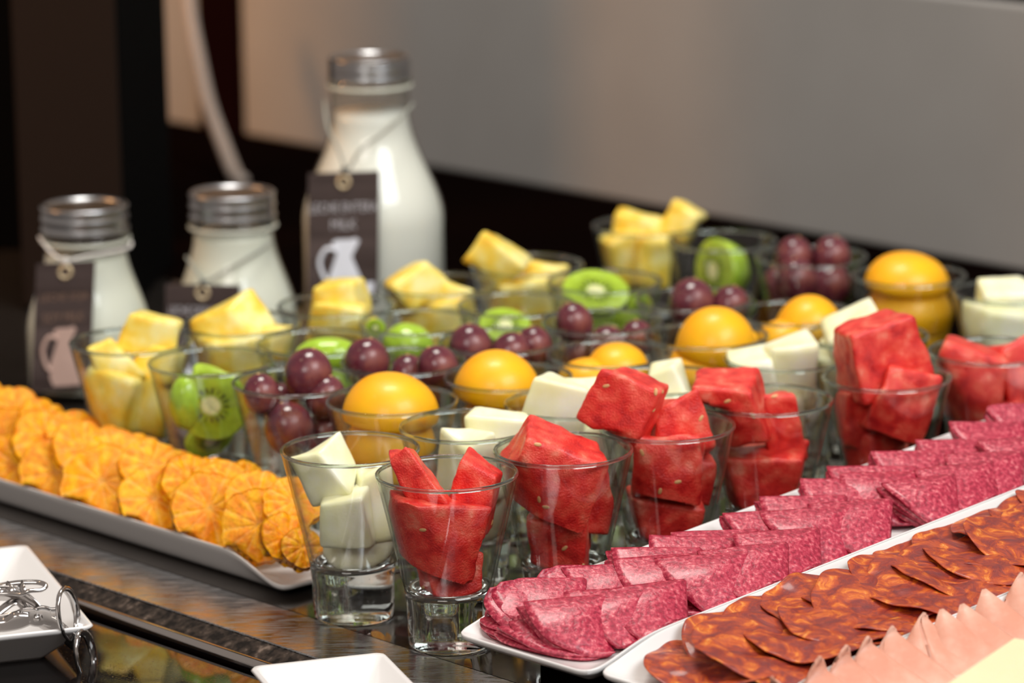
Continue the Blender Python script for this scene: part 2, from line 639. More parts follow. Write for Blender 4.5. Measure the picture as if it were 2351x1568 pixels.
_zo = [.034, .0343, .038, .045, .06, .08, .0985, .0988]
prof_wall = [(r_out(z), z) for z in _zo] + [(r_out(z) - .0016, z) for z in reversed(_zo)]
prof_rim = []
for k in range(12):
    a = 2 * PI * k / 12
    prof_rim.append((.03905 + .00105 * math.cos(a), .0990 + .0012 * math.sin(a)))
_zi = [.034, .0325, .0312, .0304, .0300]
prof_base = [(.0001, 0.0006), (.016, .0006), (.0195, .0), (.0222, .0004), (.0232, .0018), (.0236, .010), (.0238, .022), (r_out(.030), .030),
             (r_out(.0339), .0339)]
prof_base += [(r_in(.0338), .0338), (r_in(.0330), .0330), (r_in(.0322), .0322), (r_in(.0312), .0312), (.0086, .0304), (.004, .0300), (.0001, .0299)]
gm = {}
for nm, prof, cl in (('glass_wall', prof_wall, True), ('glass_rim', prof_rim, True), ('glass_base', prof_base, False)):
    V, Fc = lathe(prof, 64, close=cl)
    me = bpy.data.meshes.new(nm)
    me.from_pydata([tuple(v) for v in V], [], Fc)
    import bmesh
    bm = bmesh.new()
    bm.from_mesh(me)
    bmesh.ops.recalc_face_normals(bm, faces=bm.faces)
    bm.to_mesh(me)
    bm.free()
    me.polygons.foreach_set('use_smooth', [True] * len(me.polygons))
    gm[nm] = me
gm['glass_wall'].materials.append(GWALL)
gm['glass_rim'].materials.append(GRIM)
gm['glass_base'].materials.append(GBASE)
gm['glass_base_wet'] = gm['glass_base'].copy()
gm['glass_base_wet'].materials.clear()
gm['glass_base_wet'].materials.append(GWET)

GL = dict(
    W1=(-.039, 2.0367), W2=(.0276, 2.0874), W3=(.0877, 2.1373), W4=(.1486, 2.2010), W5=(.2289, 2.2540), W6=(.3016, 2.3197),
    M1=(-.0918, 2.0915), M2=(-.0251, 2.1423), M3=(.0341, 2.1983), M4=(.0912, 2.2565), M5=(.1690, 2.3150), M6=(.2279, 2.3700), M7=(.3373, 2.4975),
    P1=(-.0740, 2.2114), P2=(-.0033, 2.2666), P3=(.0583, 2.3259), P4=(.1251, 2.3715), P5=(.1861, 2.4413), P6=(.2749, 2.5586),
    G1=(-.1340, 2.2647), G2=(-.0692, 2.3160), G3=(-.0059, 2.3706), G4=(.0591, 2.4236), G5=(.1239, 2.4891), G6=(.2131, 2.6293),
    K1=(-.1882, 2.3195), K2=(-.1227, 2.3694), K3=(-.0591, 2.4266), K4=(.0059, 2.4781), K5=(.0630, 2.5535), K6=(.1535, 2.6908),
    A1=(-.2465, 2.3845), A2=(-.1787, 2.4339), A3=(-.1134, 2.4820), A4=(-.0499, 2.5505), A5=(.0129, 2.6117), A6=(.1005, 2.7521))
for _it in range(60):
    _k = list(GL)
    for _a in range(len(_k)):
        for _b in range(_a + 1, len(_k)):
            dx, dy = GL[_k[_b]][0] - GL[_k[_a]][0], GL[_k[_b]][1] - GL[_k[_a]][1]
            d = math.hypot(dx, dy)
            if d < .0808:
                e = (.0808 - d) / 2 / d
                GL[_k[_a]] = (GL[_k[_a]][0] - dx * e, GL[_k[_a]][1] - dy * e)
                GL[_k[_b]] = (GL[_k[_b]][0] + dx * e, GL[_k[_b]][1] + dy * e)
FRUIT = dict(W='watermelon', M='honeydew', P='peach', G='grape', K='kiwi', A='pineapple')
ORD = ['first', 'second', 'third', 'fourth', 'fifth', 'sixth', 'seventh', 'eighth', 'ninth', 'tenth', 'eleventh', 'twelfth', 'thirteenth', 'fourteenth', 'fifteenth']
for k, (x, y) in GL.items():
    g = empty('tumbler', (x, y, 0))
    g.rotation_euler.z = rnd.uniform(0, 6)
    i = int(k[1]) - 1
    last = {'W': 6, 'M': 7, 'P': 6, 'G': 6, 'K': 6, 'A': 6}[k[0]]
    tag(g, f'flared clear glass holding {FRUIT[k[0]]}, {ORD[i]} from the left in the {FRUIT[k[0]]} row', 'glass', 'fruit glasses on the buffet tray')
    for nm in ('glass_base', 'glass_wall', 'glass_rim'):
        me = gm[nm]
        if nm == 'glass_base' and k in ('W1', 'W2', 'M2'):
            me = gm['glass_base_wet']
        c = bpy.data.objects.new(nm, me)
        C.objects.link(c)
        c.parent = g


# ------------------------------------------------------------------ fruit pieces
def cubegrid(n):
    V, Fc, idx = [], [], {}

    def vid(p):
        k = tuple(round(c * 4096) for c in p)
        if k not in idx:
            idx[k] = len(V)
            V.append(p)
        return idx[k]
    for ax in range(3):
        for s in (-1, 1):
            for i in range(n):
                for j in range(n):
                    q = []
                    for di, dj in ((0, 0), (1, 0), (1, 1), (0, 1)):
                        u, w = -1 + 2 * (i + di) / n, -1 + 2 * (j + dj) / n
                        p = [0, 0, 0]
                        p[ax] = s
                        p[(ax + 1) % 3] = u
                        p[(ax + 2) % 3] = w
                        q.append(vid(tuple(p)))
                    Fc.append(q if s > 0 else q[::-1])
    return np.array(V, float), Fc


_cg = {n: cubegrid(n) for n in (8, 12, 18)}


def nz(p, f, seed):
    return mnoise.noise(Vector((p[0] * f + seed, p[1] * f - seed, p[2] * f + 2.3 * seed)))


def rot(yaw, pitch, roll):
    return np.array(Matrix.Rotation(math.radians(-roll), 3, Vector((0, -1, 0))) @ Matrix.Rotation(math.radians(pitch), 3, 'X') @ Matrix.Rotation(math.radians(yaw), 3, 'Z'))


def chunk(dims, r, jit, rough, n, seed, wedge=0.0):
    rs = random.Random(seed)
    V, Fc = _cg[n]
    h = np.array(dims) / 2
    P = V * h
    inner = np.clip(P, -(h - r), h - r)
    d = P - inner
    L = np.linalg.norm(d, axis=1, keepdims=True)
    L[L == 0] = 1
    P = inner + d / L * r
    cor = {}
    for a in (-1, 1):
        for b2 in (-1, 1):
            for c in (-1, 1):
                cor[(a, b2, c)] = np.array([rs.uniform(-jit, jit) for _ in range(3)]) * h
    if wedge:
        for a in (-1, 1):
            for b2 in (-1, 1):
                cor[(a, b2, 1)] = cor[(a, b2, 1)] - np.array([a * h[0] * wedge, b2 * h[1] * wedge * .5, 0])
    U = P / h
    out = P.copy()
    for (a, b2, c), dv in cor.items():
        wgt = (1 + a * U[:, 0]) * (1 + b2 * U[:, 1]) * (1 + c * U[:, 2]) / 8
        out += wgt[:, None] * dv
    res = []
    for p in out:
        nrm = Vector(p).normalized()
        k = nz(p, 70, seed) * 1.3 + nz(p, 170, seed) * .55 + nz(p, 380, seed) * .2
        res.append(np.array(p) + np.array(nrm) * k * rough)
    return np.array(res), Fc


def squeeze(P, gx, gy):
    P = P.copy()
    for p in P:
        if p[2] < .0312:
            p[2] = .0312 + (p[2] - .0312) * .02
        if p[2] < .103:
            m = r_in(min(p[2], .1)) - .0006
            d = math.hypot(p[0] - gx, p[1] - gy)
            if d > m:
                p[0] = gx + (p[0] - gx) * m / d
                p[1] = gy + (p[1] - gy) * m / d
    return P


_seed_v, _seed_f = cubegrid(4)
_seed_v = _seed_v / np.linalg.norm(_seed_v, axis=1, keepdims=True)
_sph_v, _sph_f = cubegrid(14)
_sph_v = _sph_v / np.linalg.norm(_sph_v, axis=1, keepdims=True)


def place(px, py, k, dy):
    gx, gy = GL[k]
    return ony(px, py, gy + dy)


def facing_seeds(P, Fc, parent, n, seed):
    """seeds set in faces of the piece that look out of it"""
    rs = random.Random(seed)
    cen = P.mean(0)
    done = 0
    tries = 0
    while done < n and tries < 200:
        tries += 1
        f = Fc[rs.randrange(len(Fc))]
        q = P[list(f)]
        nn = np.cross(q[1] - q[0], q[2] - q[0])
        L = np.linalg.norm(nn)
        if L < 1e-10:
            continue
        nn = nn / L
        if nn.dot(q.mean(0) - cen) < 0:
            nn = -nn
        if nn[1] > -.2:
            continue
        z = Vector(nn)
        x = z.orthogonal().normalized()
        x.rotate(Matrix.Rotation(rs.uniform(0, 6), 3, z))
        y = z.cross(x)
        R = np.array([x, y, z]).T
        S = _seed_v * [.0024, .0012, .0007]
        W = S @ R.T + q.mean(0) - nn * .0002
        part('seed', W, _seed_f, SEED, parent)
        done += 1


def add_chunk(k, px, py, w, h, roll=0, dy=0.0, dp=None, yaw=20, pitch=8, kind='W', pos='', wedge=0.0, seeds=0):
    c = place(px, py, k, dy)
    s = scale_at(c)
    gk = (1.05 if kind == 'W' else 1.28) if 'lowest' in pos else 1.05
    W, H = w / s * gk, h / s * gk
    D = dp if dp else min(W, H) * .9
    front = k in ('W1', 'W2', 'W3', 'W4', 'M1', 'M2', 'M3', 'W5')
    n = 18 if (front and kind == 'W') else (12 if front or kind == 'W' else 8)
    rough = {'W': .0013, 'M': .0004, 'A': .0009}[kind]
    rad = {'W': .0022, 'M': .0020, 'A': .0026}[kind]
    sd = int(px * 7 + py)
    P, Fc = chunk((W, D, H), min(rad, min(W, H, D) * .3), {'W': .28, 'M': .30, 'A': .26}[kind], rough, n, sd, wedge)
    R = rot(yaw, pitch, roll)
    P = P @ R.T + np.array(c)
    P = squeeze(P, *GL[k])
    nm = {'W': 'watermelon_chunk', 'M': 'honeydew_chunk', 'A': 'pineapple_chunk'}[kind]
    o = link(nm, P, Fc, {'W': WMEL, 'M': MELON, 'A': PINE}[kind])
    i = int(k[1]) - 1
    desc = {'W': 'red watermelon chunk', 'M': 'pale green honeydew chunk', 'A': 'yellow pineapple chunk'}[kind]
    tag(o, f'{desc}, {pos} in the {ORD[i]} {FRUIT[k[0]]} glass from the left', FRUIT[k[0]], f'{FRUIT[k[0]]} chunks in the glasses')
    if seeds:
        facing_seeds(P, Fc, o, seeds, sd)
    return o


WM = 'W'
# watermelon: (glass, px, py, w, h, roll, dy, position text, wedge, seeds)
for k, px, py, w, h, roll, dy, pos, wd_, sd in [
    ('W1', 968, 1130, 105, 215, -28, -.008, 'tall pointed piece', .45, 0), ('W1', 1000, 1225, 185, 150, 10, -.013, 'broad middle piece', 0, 1),
    ('W1', 1092, 1140, 115, 150, 12, .010, 'rounded right-hand piece', .2, 2), ('W1', 1035, 1315, 110, 105, 4, 0, 'lowest piece', -.2, 1),
    ('W2', 1268, 1095, 185, 165, 32, -.012, 'pitted top piece', .1, 5), ('W2', 1345, 1140, 90, 140, -5, .012, 'right-hand piece', 0, 1),
    ('W2', 1292, 1235, 125, 130, 0, 0, 'lower piece', 0, 3),
    ('W3', 1443, 935, 140, 140, 28, -.012, 'topmost tilted cube', .05, 4), ('W3', 1545, 985, 130, 130, -12, .008, 'piece behind the topmost cube', .1, 2),
    ('W3', 1532, 1078, 158, 135, 6, -.014, 'front middle cube', 0, 4), ('W3', 1612, 1095, 60, 100, 0, .014, 'right-hand sliver', 0, 0),
    ('W3', 1530, 1190, 130, 120, 3, 0, 'lowest piece', -.2, 1),
    ('W4', 1682, 940, 165, 150, -5, -.010, 'topmost piece', .15, 2), ('W4', 1800, 985, 90, 155, -8, .008, 'right-hand piece', .2, 1),
    ('W4', 1745, 1100, 160, 135, 5, 0, 'lowest piece', -.2, 3),
    ('W5', 2013, 815, 165, 150, -8, -.002, 'topmost cube', 0, 0), ('W5', 2060, 925, 140, 150, 20, -.016, 'front middle piece', .3, 0),
    ('W5', 1962, 960, 75, 115, 5, 0, 'left-hand piece', 0, 0), ('W5', 2022, 1035, 120, 100, 0, .004, 'lowest piece', 0, 0),
    ('W6', 2222, 865, 180, 165, 12, -.008, 'big left-hand piece', .2, 0), ('W6', 2330, 870, 90, 160, -10, .008, 'paler right-hand piece', .1, 0),
    ('W6', 2255, 985, 140, 110, 0, 0, 'lowest piece', 0, 0),
]:
    add_chunk(k, px, py, w, h, roll, dy, kind='W', pos=pos, wedge=wd_, seeds=sd, yaw=rnd.uniform(-30, 30), pitch=rnd.uniform(-12, 12))
for k, px, py, w, h, roll, dy, pos, wd_ in [
    ('M1', 748, 1078, 115, 118, -32, .002, 'upper left block', .05), ('M1', 858, 1150, 105, 165, 6, .002, 'tall right-hand piece', .3),
    ('M1', 800, 1185, 120, 125, -6, -.012, 'middle piece', .1), ('M1', 828, 1255, 100, 105, 3, 0, 'lowest piece', -.1),
    ('M2', 1148, 1000, 165, 85, 6, .010, 'wide wedge', .15), ('M2', 1078, 1075, 115, 150, -3, -.010, 'upright piece', .35), ('M2', 1100, 1170, 100, 130, 0, 0, 'lowest piece', 0),
    ('M3', 1283, 950, 165, 130, 15, -.006, 'large rounded piece', .25), ('M3', 1343, 915, 95, 85, 8, .016, 'small back piece', 0),
    ('M3', 1330, 1045, 110, 110, 0, .0, 'lowest piece', 0),
    ('M4', 1534, 880, 90, 85, -12, .008, 'upright block', .1), ('M4', 1495, 945, 170, 60, 0, -.010, 'flat front piece', 0), ('M4', 1520, 1010, 110, 90, 0, 0, 'lowest piece', 0),
    ('M5', 1722, 870, 100, 120, -12, -.006, 'left-hand block', 0), ('M5', 1815, 860, 108, 150, -3, .004, 'right-hand block', 0), ('M5', 1770, 960, 120, 100, 0, 0, 'lowest piece', 0),
    ('M6', 1965, 785, 150, 130, -22, 0, 'large tilted block', .1), ('M6', 1960, 860, 120, 100, 0, 0, 'lowest piece', 0),
    ('M7', 2316, 700, 125, 110, 0, .004, 'upper block', 0), ('M7', 2290, 770, 120, 120, 4, -.008, 'lower block', 0),
]:
    add_chunk(k, px, py, w, h, roll, dy, kind='M', pos=pos, wedge=wd_, yaw=rnd.uniform(-30, 30), pitch=rnd.uniform(-6, 14))
for k, px, py, w, h, roll, dy, pos, wd_ in [
    ('A1', 350, 768, 115, 90, 18, .010, 'topmost jagged piece', .2), ('A1', 255, 830, 95, 115, -28, -.004, 'upper left piece', .3),
    ('A1', 265, 915, 115, 130, 15, -.008, 'lower left piece', 0), ('A1', 345, 930, 85, 130, -5, -.004, 'lower right piece', 0), ('A1', 370, 835, 90, 90, 20, .004, 'right-hand piece', 0),
    ('A2', 522, 745, 155, 105, -22, .006, 'pointed top piece', .35), ('A2', 612, 785, 130, 70, 5, 0, 'right-hand piece', 0), ('A2', 545, 840, 120, 110, 0, 0, 'lowest piece', 0),
    ('A3', 782, 685, 118, 100, -8, .008, 'topmost piece', .15), ('A3', 785, 735, 135, 70, 5, -.010, 'front piece', .2), ('A3', 790, 800, 120, 90, 0, 0, 'lowest piece', 0),
    ('A4', 945, 655, 118, 85, -30, -.004, 'upper left block', .05), ('A4', 1035, 690, 110, 90, 22, .004, 'right-hand piece', .1), ('A4', 1005, 755, 125, 100, 0, 0, 'lowest piece', 0),
    ('A5', 1137, 603, 115, 105, 35, -.006, 'tilted top block', 0), ('A5', 1245, 630, 105, 60, 10, .006, 'flat right-hand piece', .1), ('A5', 1200, 695, 130, 100, 0, 0, 'lowest piece', 0),
    ('A6', 1568, 512, 80, 85, 28, .0, 'topmost right block', 0), ('A6', 1468, 528, 130, 70, 3, .004, 'upper left piece', .2),
    ('A6', 1415, 590, 75, 115, -8, -.006, 'lower left piece', 0), ('A6', 1498, 600, 85, 125, 0, -.008, 'lower right piece', 0),
]:
    add_chunk(k, px, py, w, h, roll, dy, kind='A', pos=pos, wedge=wd_, yaw=rnd.uniform(-30, 30), pitch=rnd.uniform(-8, 12))


def add_grape(k, px, py, r, dy, pos, tall=1.12, tilt=0):
    c = place(px, py, k, dy)
    s = scale_at(c)
    R = rot(rnd.uniform(0, 360), 0, tilt)
    sd = px * .13
    P = _sph_v * [r / s, r / s, r / s * tall]
    P = P * (1 + .02 * np.array([[nz(p, 80, sd)] for p in P]))
    P = P @ R.T + np.array(c)
    P = squeeze(P, *GL[k])
    o = link('grape', P, _sph_f, GRAPE)
    tag(o, f'dark red grape, {pos} in the {ORD[int(k[1]) - 1]} grape glass from the left', 'grape', 'grapes in the glasses')
    top = np.array(c) + R @ np.array([0, 0, r / s * tall])
    z = Vector(R @ np.array([0, 0, 1])) if top[2] > .1 else Vector(R @ np.array([0, -.9, .3]))
    # stem scar
    hit = np.array(c) + np.array(R @ (np.array([0, -.72, .69]) * [r / s, r / s, r / s * tall])) if False else top
    V = _seed_v * [.0011, .0011, .0005] + top
    part('stem_scar', squeeze(V, *GL[k]), _seed_f, SEED, o)


for a in [
    ('G1', 600, 905, 43, -.010, 'upper left'), ('G1', 707, 860, 56, .004, 'large topmost'), ('G1', 748, 912, 46, -.002, 'upper right'),
    ('G1', 664, 985, 57, -.014, 'large front lower'), ('G1', 640, 925, 42, .016, 'hidden back'), ('G1', 742, 995, 46, .006, 'lower right'),
    ('G2', 841, 833, 53, -.006, 'browner left-hand'), ('G2', 936, 862, 44, .010, 'middle back'), ('G2', 1006, 845, 48, -.008, 'right-hand'),
    ('G2', 890, 920, 50, -.002, 'lower left'), ('G2', 965, 915, 48, -.004, 'lower right'),
    ('G3', 1080, 800, 52, -.002, 'glossy left-hand'), ('G3', 1172, 812, 46, -.010, 'middle'), ('G3', 1226, 795, 42, .006, 'right-hand'), ('G3', 1140, 880, 50, 0, 'lowest'),
    ('G4', 1318, 742, 44, -.004, 'left-hand topmost'), ('G4', 1392, 800, 48, -.006, 'lower middle'), ('G4', 1462, 778, 40, .002, 'right-hand'), ('G4', 1330, 815, 44, .004, 'lower left'),
    ('G5', 1588, 697, 53, -.002, 'large left-hand'), ('G5', 1676, 703, 44, .0, 'right-hand'), ('G5', 1622, 765, 46, -.004, 'lowest'),
    ('G6', 1822, 590, 43, .006, 'upper left'), ('G6', 1908, 590, 44, .006, 'upper right'), ('G6', 1828, 645, 48, -.012, 'front middle'),
    ('G6', 1905, 655, 46, -.004, 'lower right'), ('G6', 1790, 660, 42, .0, 'lower left'),
]:
    add_grape(*a, tilt=rnd.uniform(-25, 25))


def add_peach(k, px, py, w, h, dy, pos, roll=0):
    """peach half, cut side down: a dome with a hollow beneath"""
    c = place(px, py, k, dy)
    s = scale_at(c)
    W, H = w / s / 2 * 1.03, h / s * (1.25 if 'low' in pos else 1.08)
    prof = []
    for i in range(15):
        a = i / 14 * PI / 2
        prof.append((max(1e-4, math.sin(a) ** .92) * W, math.cos(a) * H))
    prof += [(W * .985, -.05 * H), (W * .93, -.09 * H), (W * .6, -.06 * H), (W * .42, .1 * H), (W * .2, .25 * H), (1e-4, .3 * H)]
    V, Fc = lathe(prof, 48)
    V2 = []
    for v in V:
        a = math.atan2(v[1], v[0])
        q = np.array(v)
        g = math.exp(-((math.sin(a - .5) / .12) ** 2)) * (.03 if math.cos(a - .5) > 0 else 0)
        q[:2] *= 1 - g
        q *= 1 + .02 * nz(q, 40, px)
        V2.append(q)
    V = np.array(V2) @ rot(0, 4, roll).T + np.array(c)
    V = squeeze(V, *GL[k])
    o = link('peach_half', V, [f[::-1] for f in Fc], PEACH)
    tag(o, f'orange peach half, {pos} in the {ORD[int(k[1]) - 1]} peach glass from the left', 'peach', 'peach halves in the glasses')


# px,py is the centre of the dome's cut edge
for a in [
    ('P1', 897, 955, 216, 92, 0, 'domed top piece', 3), ('P1', 896, 1030, 205, 80, 0, 'lower piece', -4), ('P1', 890, 1085, 160, 60, 0, 'lowest piece', 0),
    ('P2', 1140, 903, 195, 92, -.004, 'domed top piece', 6), ('P2', 1165, 975, 205, 80, 0, 'lower piece', -6), ('P2', 1165, 1030, 150, 60, 0, 'lowest piece', 0),
    ('P3', 1418, 850, 140, 58, .006, 'small domed top piece', 4), ('P3', 1345, 872, 130, 45, -.002, 'left-hand piece', -8), ('P3', 1390, 920, 195, 70, 0, 'lowest piece', 0),
    ('P4', 1642, 808, 182, 98, -.002, 'tall domed top piece', 8), ('P4', 1612, 875, 205, 70, -.002, 'lower piece', -5), ('P4', 1725, 790, 50, 28, .018, 'sliver at the right rim', 0),
    ('P5', 1856, 765, 155, 82, .002, 'domed top piece', 6), ('P5', 1800, 790, 130, 52, -.008, 'left-hand piece', -6), ('P5', 1840, 835, 180, 60, 0, 'lowest piece', 0),
    ('P6', 2082, 655, 190, 70, 0, 'domed top piece', 4), ('P6', 2085, 735, 205, 92, 0, 'middle piece', 4), ('P6', 2105, 790, 170, 60, 0, 'lowest piece', 0),
]:
    add_peach(*a)


def kiwi_cols(rr, a, seed):
    """colour on a cut face: rr 0..1 from the core"""
    rs = math.sin(a * 17 + seed) * .5 + .5
    out = np.array([.42, .60, .045])
    inner = np.array([.30, .44, .02])
    core = np.array([.80, .82, .42])
    if rr < .22:
        return core
    if rr < .30:
        t = (rr - .22) / .08
        return core * (1 - t) + inner * t
    if rr < .52:
        return np.array([.035, .05, .008]) if rs > .62 and rr > .32 else inner
    t = min(1, (rr - .52) / .3)
    return inner * (1 - t) + out * t


def add_kiwi(k, px, py, w, h, dy, pos, roll=0, yaw=0, pitch=0, thick=.55):
    """peeled kiwi piece: dome with a flat cut face towards -Y before turning"""
    c = place(px, py, k, dy)
    s = scale_at(c)
    W, H = w / s / 2, h / s / 2
    D = min(W, H) * 2 * thick
    V, cols = [], []
    n = 72
    rings = [0.001, .08, .16, .22, .26, .30, .34, .38, .42, .47, .52, .6, .7, .8, .9, .97, 1.0]
    for r in rings:
        for j in range(n):
            a = 2 * PI * j / n
            bulge = -.06 * D * (1 - r * r)
            V.append((r * W * math.cos(a), bulge + .0004 * nz((r * 3, a, 0), 3, px), r * H * math.sin(a)))
            cols.append(kiwi_cols(r, a, px))
    for i in range(1, 12):
        t = i / 11 * PI / 2
        for j in range(n):
            a = 2 * PI * j / n
            rr = max(math.cos(t), .001)
            f = 1 + .02 * math.cos(6 * a)
            V.append((rr * W * math.cos(a) * f, math.sin(t) * D, rr * H * math.sin(a) * f))
            cols.append((.38, .58, .04) if i > 1 else (.42, .62, .05))
    m = len(rings) + 11
    Fc = []
    for i in range(m - 1):
        for j in range(n):
            Fc.append((i * n + j, i * n + (j + 1) % n, (i + 1) * n + (j + 1) % n, (i + 1) * n + j))
    P = np.array(V) @ rot(yaw, pitch, roll).T + np.array(c)
    P = squeeze(P, *GL[k])
    o = link('kiwi_piece', P, Fc, KIWI, cols=np.array(cols))
    tag(o, f'green peeled kiwi piece, {pos} in the {ORD[int(k[1]) - 1]} kiwi glass from the left', 'kiwi', 'kiwi pieces in the glasses')


for k, px, py, w, h, dy, pos, roll, yaw, pitch in [
    ('K1', 505, 868, 130, 85, .004, 'topmost', 0, 30, -75), ('K1', 485, 930, 175, 165, -.010, 'large front', 5, -8, 0), ('K1', 482, 1010, 120, 90, 0, 'lowest', 0, 30, 20),
    ('K1', 430, 925, 80, 130, -.004, 'left-hand', 0, 140, 0),
    ('K2', 752, 815, 150, 85, 0, 'domed topmost', 0, 180, 0), ('K2', 745, 880, 150, 100, 0, 'lower', 0, 180, 10),
    ('K3', 938, 795, 120, 110, -.002, 'domed right-hand', 14, 170, 0), ('K3', 862, 752, 45, 40, -.006, 'small left-hand', 0, 0, 0), ('K3', 960, 850, 150, 90, 0, 'lower', 0, 160, 10),
    ('K4', 1160, 745, 120, 85, .0, 'topmost', 0, 10, -40), ('K4', 1175, 800, 150, 90, -.004, 'lower', 0, 0, 0),
    ('K5', 1368, 668, 155, 105, 0, 'curved topmost', 10, -5, -35), ('K5', 1470, 705, 60, 60, .002, 'small right-hand', 0, 10, 0), ('K5', 1400, 755, 140, 90, 0, 'lower', 0, 0, 0),
    ('K6', 1640, 622, 165, 150, -.004, 'large', 8, -62, 0), ('K6', 1660, 705, 150, 90, 0, 'lower', 0, 180, 0),
]:
    add_kiwi(k, px, py, w, h, dy, pos, roll, yaw, pitch)


# ------------------------------------------------------------------ milk bottles
def bottle(loc, H, rl, rb, sh0, sh1, milk_top, label, mk, milk):
    """H height, rl lid radius, rb body radius, sh0..sh1 shoulder zone"""
    x, y = loc
    b0 = empty('milk_bottle', (x, y, 0))
    tag(b0, label, 'bottle', 'milk bottles behind the fruit')
    rn = rl * .94
    zl = H - rl * (.62 if H < .2 else .52)
    prof = [(1e-4, .002), (rb * .7, .001), (rb * .93, .0), (rb, .006)]
    for i in range(13):
        t = i / 12
        prof.append((rb + (rn - rb) * (3 * t * t - 2 * t ** 3) ** .9, sh0 + (sh1 - sh0) * t))
    prof += [(rn, zl - .008), (rn * 1.08, zl - .006), (rn * 1.08, zl - .002), (rn, zl)]
    V, Fc = lathe(prof, 64, x, y)
    part('bottle_glass', V, [f[::-1] for f in Fc][::1] if False else Fc, BOTG, b0)
    # milk fills the inside
    mp = [(1e-4, .004)]
    for r, z in prof[1:]:
        if .004 < z < milk_top:
            mp.append((r - .0014, z))
    rt = rn
    for (r0, z0), (r1, z1) in zip(prof, prof[1:]):
        if z0 <= milk_top <= z1 and z1 > z0:
            rt = r0 + (r1 - r0) * (milk_top - z0) / (z1 - z0)
    mp += [(rt - .0014, milk_top), (1e-4, milk_top)]
    mp.insert(1, (rb * .9, .004))
    V, Fc = lathe(mp, 64, x, y)
    part('milk', V, Fc, milk, b0)
    hl = H - zl
    lp = [(rl * .9, zl + .0005), (rl, zl), (rl * 1.02, zl + hl * .1), (rl * .985, zl + hl * .2), (rl * .985, zl + hl * .42), (rl * 1.015, zl + hl * .5),
          (rl * .985, zl + hl * .58), (rl * .985, zl + hl * .82), (rl * 1.01, zl + hl * .93), (rl * .97, H), (rl * .90, H - .0005), (rl * .86, H - .0022)]
    V, Fc = lathe(lp, 64, x, y)
    lid = part('lid_ring', V, Fc, TIN, b0)
    V, Fc = lathe([(rl * .87, H - .002), (rl * .5, H - .0022), (1e-4, H - .0022)], 64, x, y)
    part('lid_disc', V, Fc, TIND, b0)
    # pale glass ring below the lid
    V, Fc = lathe([(rn * 1.06 + .0016 * math.cos(a * PI / 4), zl - .0062 + .0016 * math.sin(a * PI / 4)) for a in range(8)], 64, x, y, close=True)
    part('neck_ring', V, Fc, mk, b0)
    return b0, prof


RINGM = plain('neck_ring_glass', (.55, .56, .48), .15)
bl = onz(193, 468, .137)
bm_ = onz(532, 438, .137)
bb = onz(848, 128, .223)
bottle((bl.x, bl.y), .137, .0315, .0455, .045, .108, .100, 'small milk bottle at far left with a brown jug tag', RINGM, MILK2)
bottle((bm_.x, bm_.y), .137, .0315, .0455, .045, .108, .107, 'small milk bottle between the big bottle and the leftmost one', RINGM, MILK2)
bottle((bb.x, bb.y), .223, .0308, .0540, .100, .182, .181, 'large milk bottle, tallest of the three', RINGM, MILK)


def text_mesh(s, size):
    cu = bpy.data.curves.new('t', 'FONT')
    cu.body = s
    cu.size = size
    cu.align_x = 'CENTER'
    cu.align_y = 'CENTER'
    cu.extrude = .0001
    cu.resolution_u = 2
    o = bpy.data.objects.new('t', cu)
    C.objects.link(o)
    dg = bpy.context.evaluated_depsgraph_get()
    me = bpy.data.meshes.new_from_object(o.evaluated_get(dg))
    V = np.array([tuple(v.co) for v in me.vertices])
    Fc = [tuple(p.vertices) for p in me.polygons]
    bpy.data.objects.remove(o)
    return V, Fc


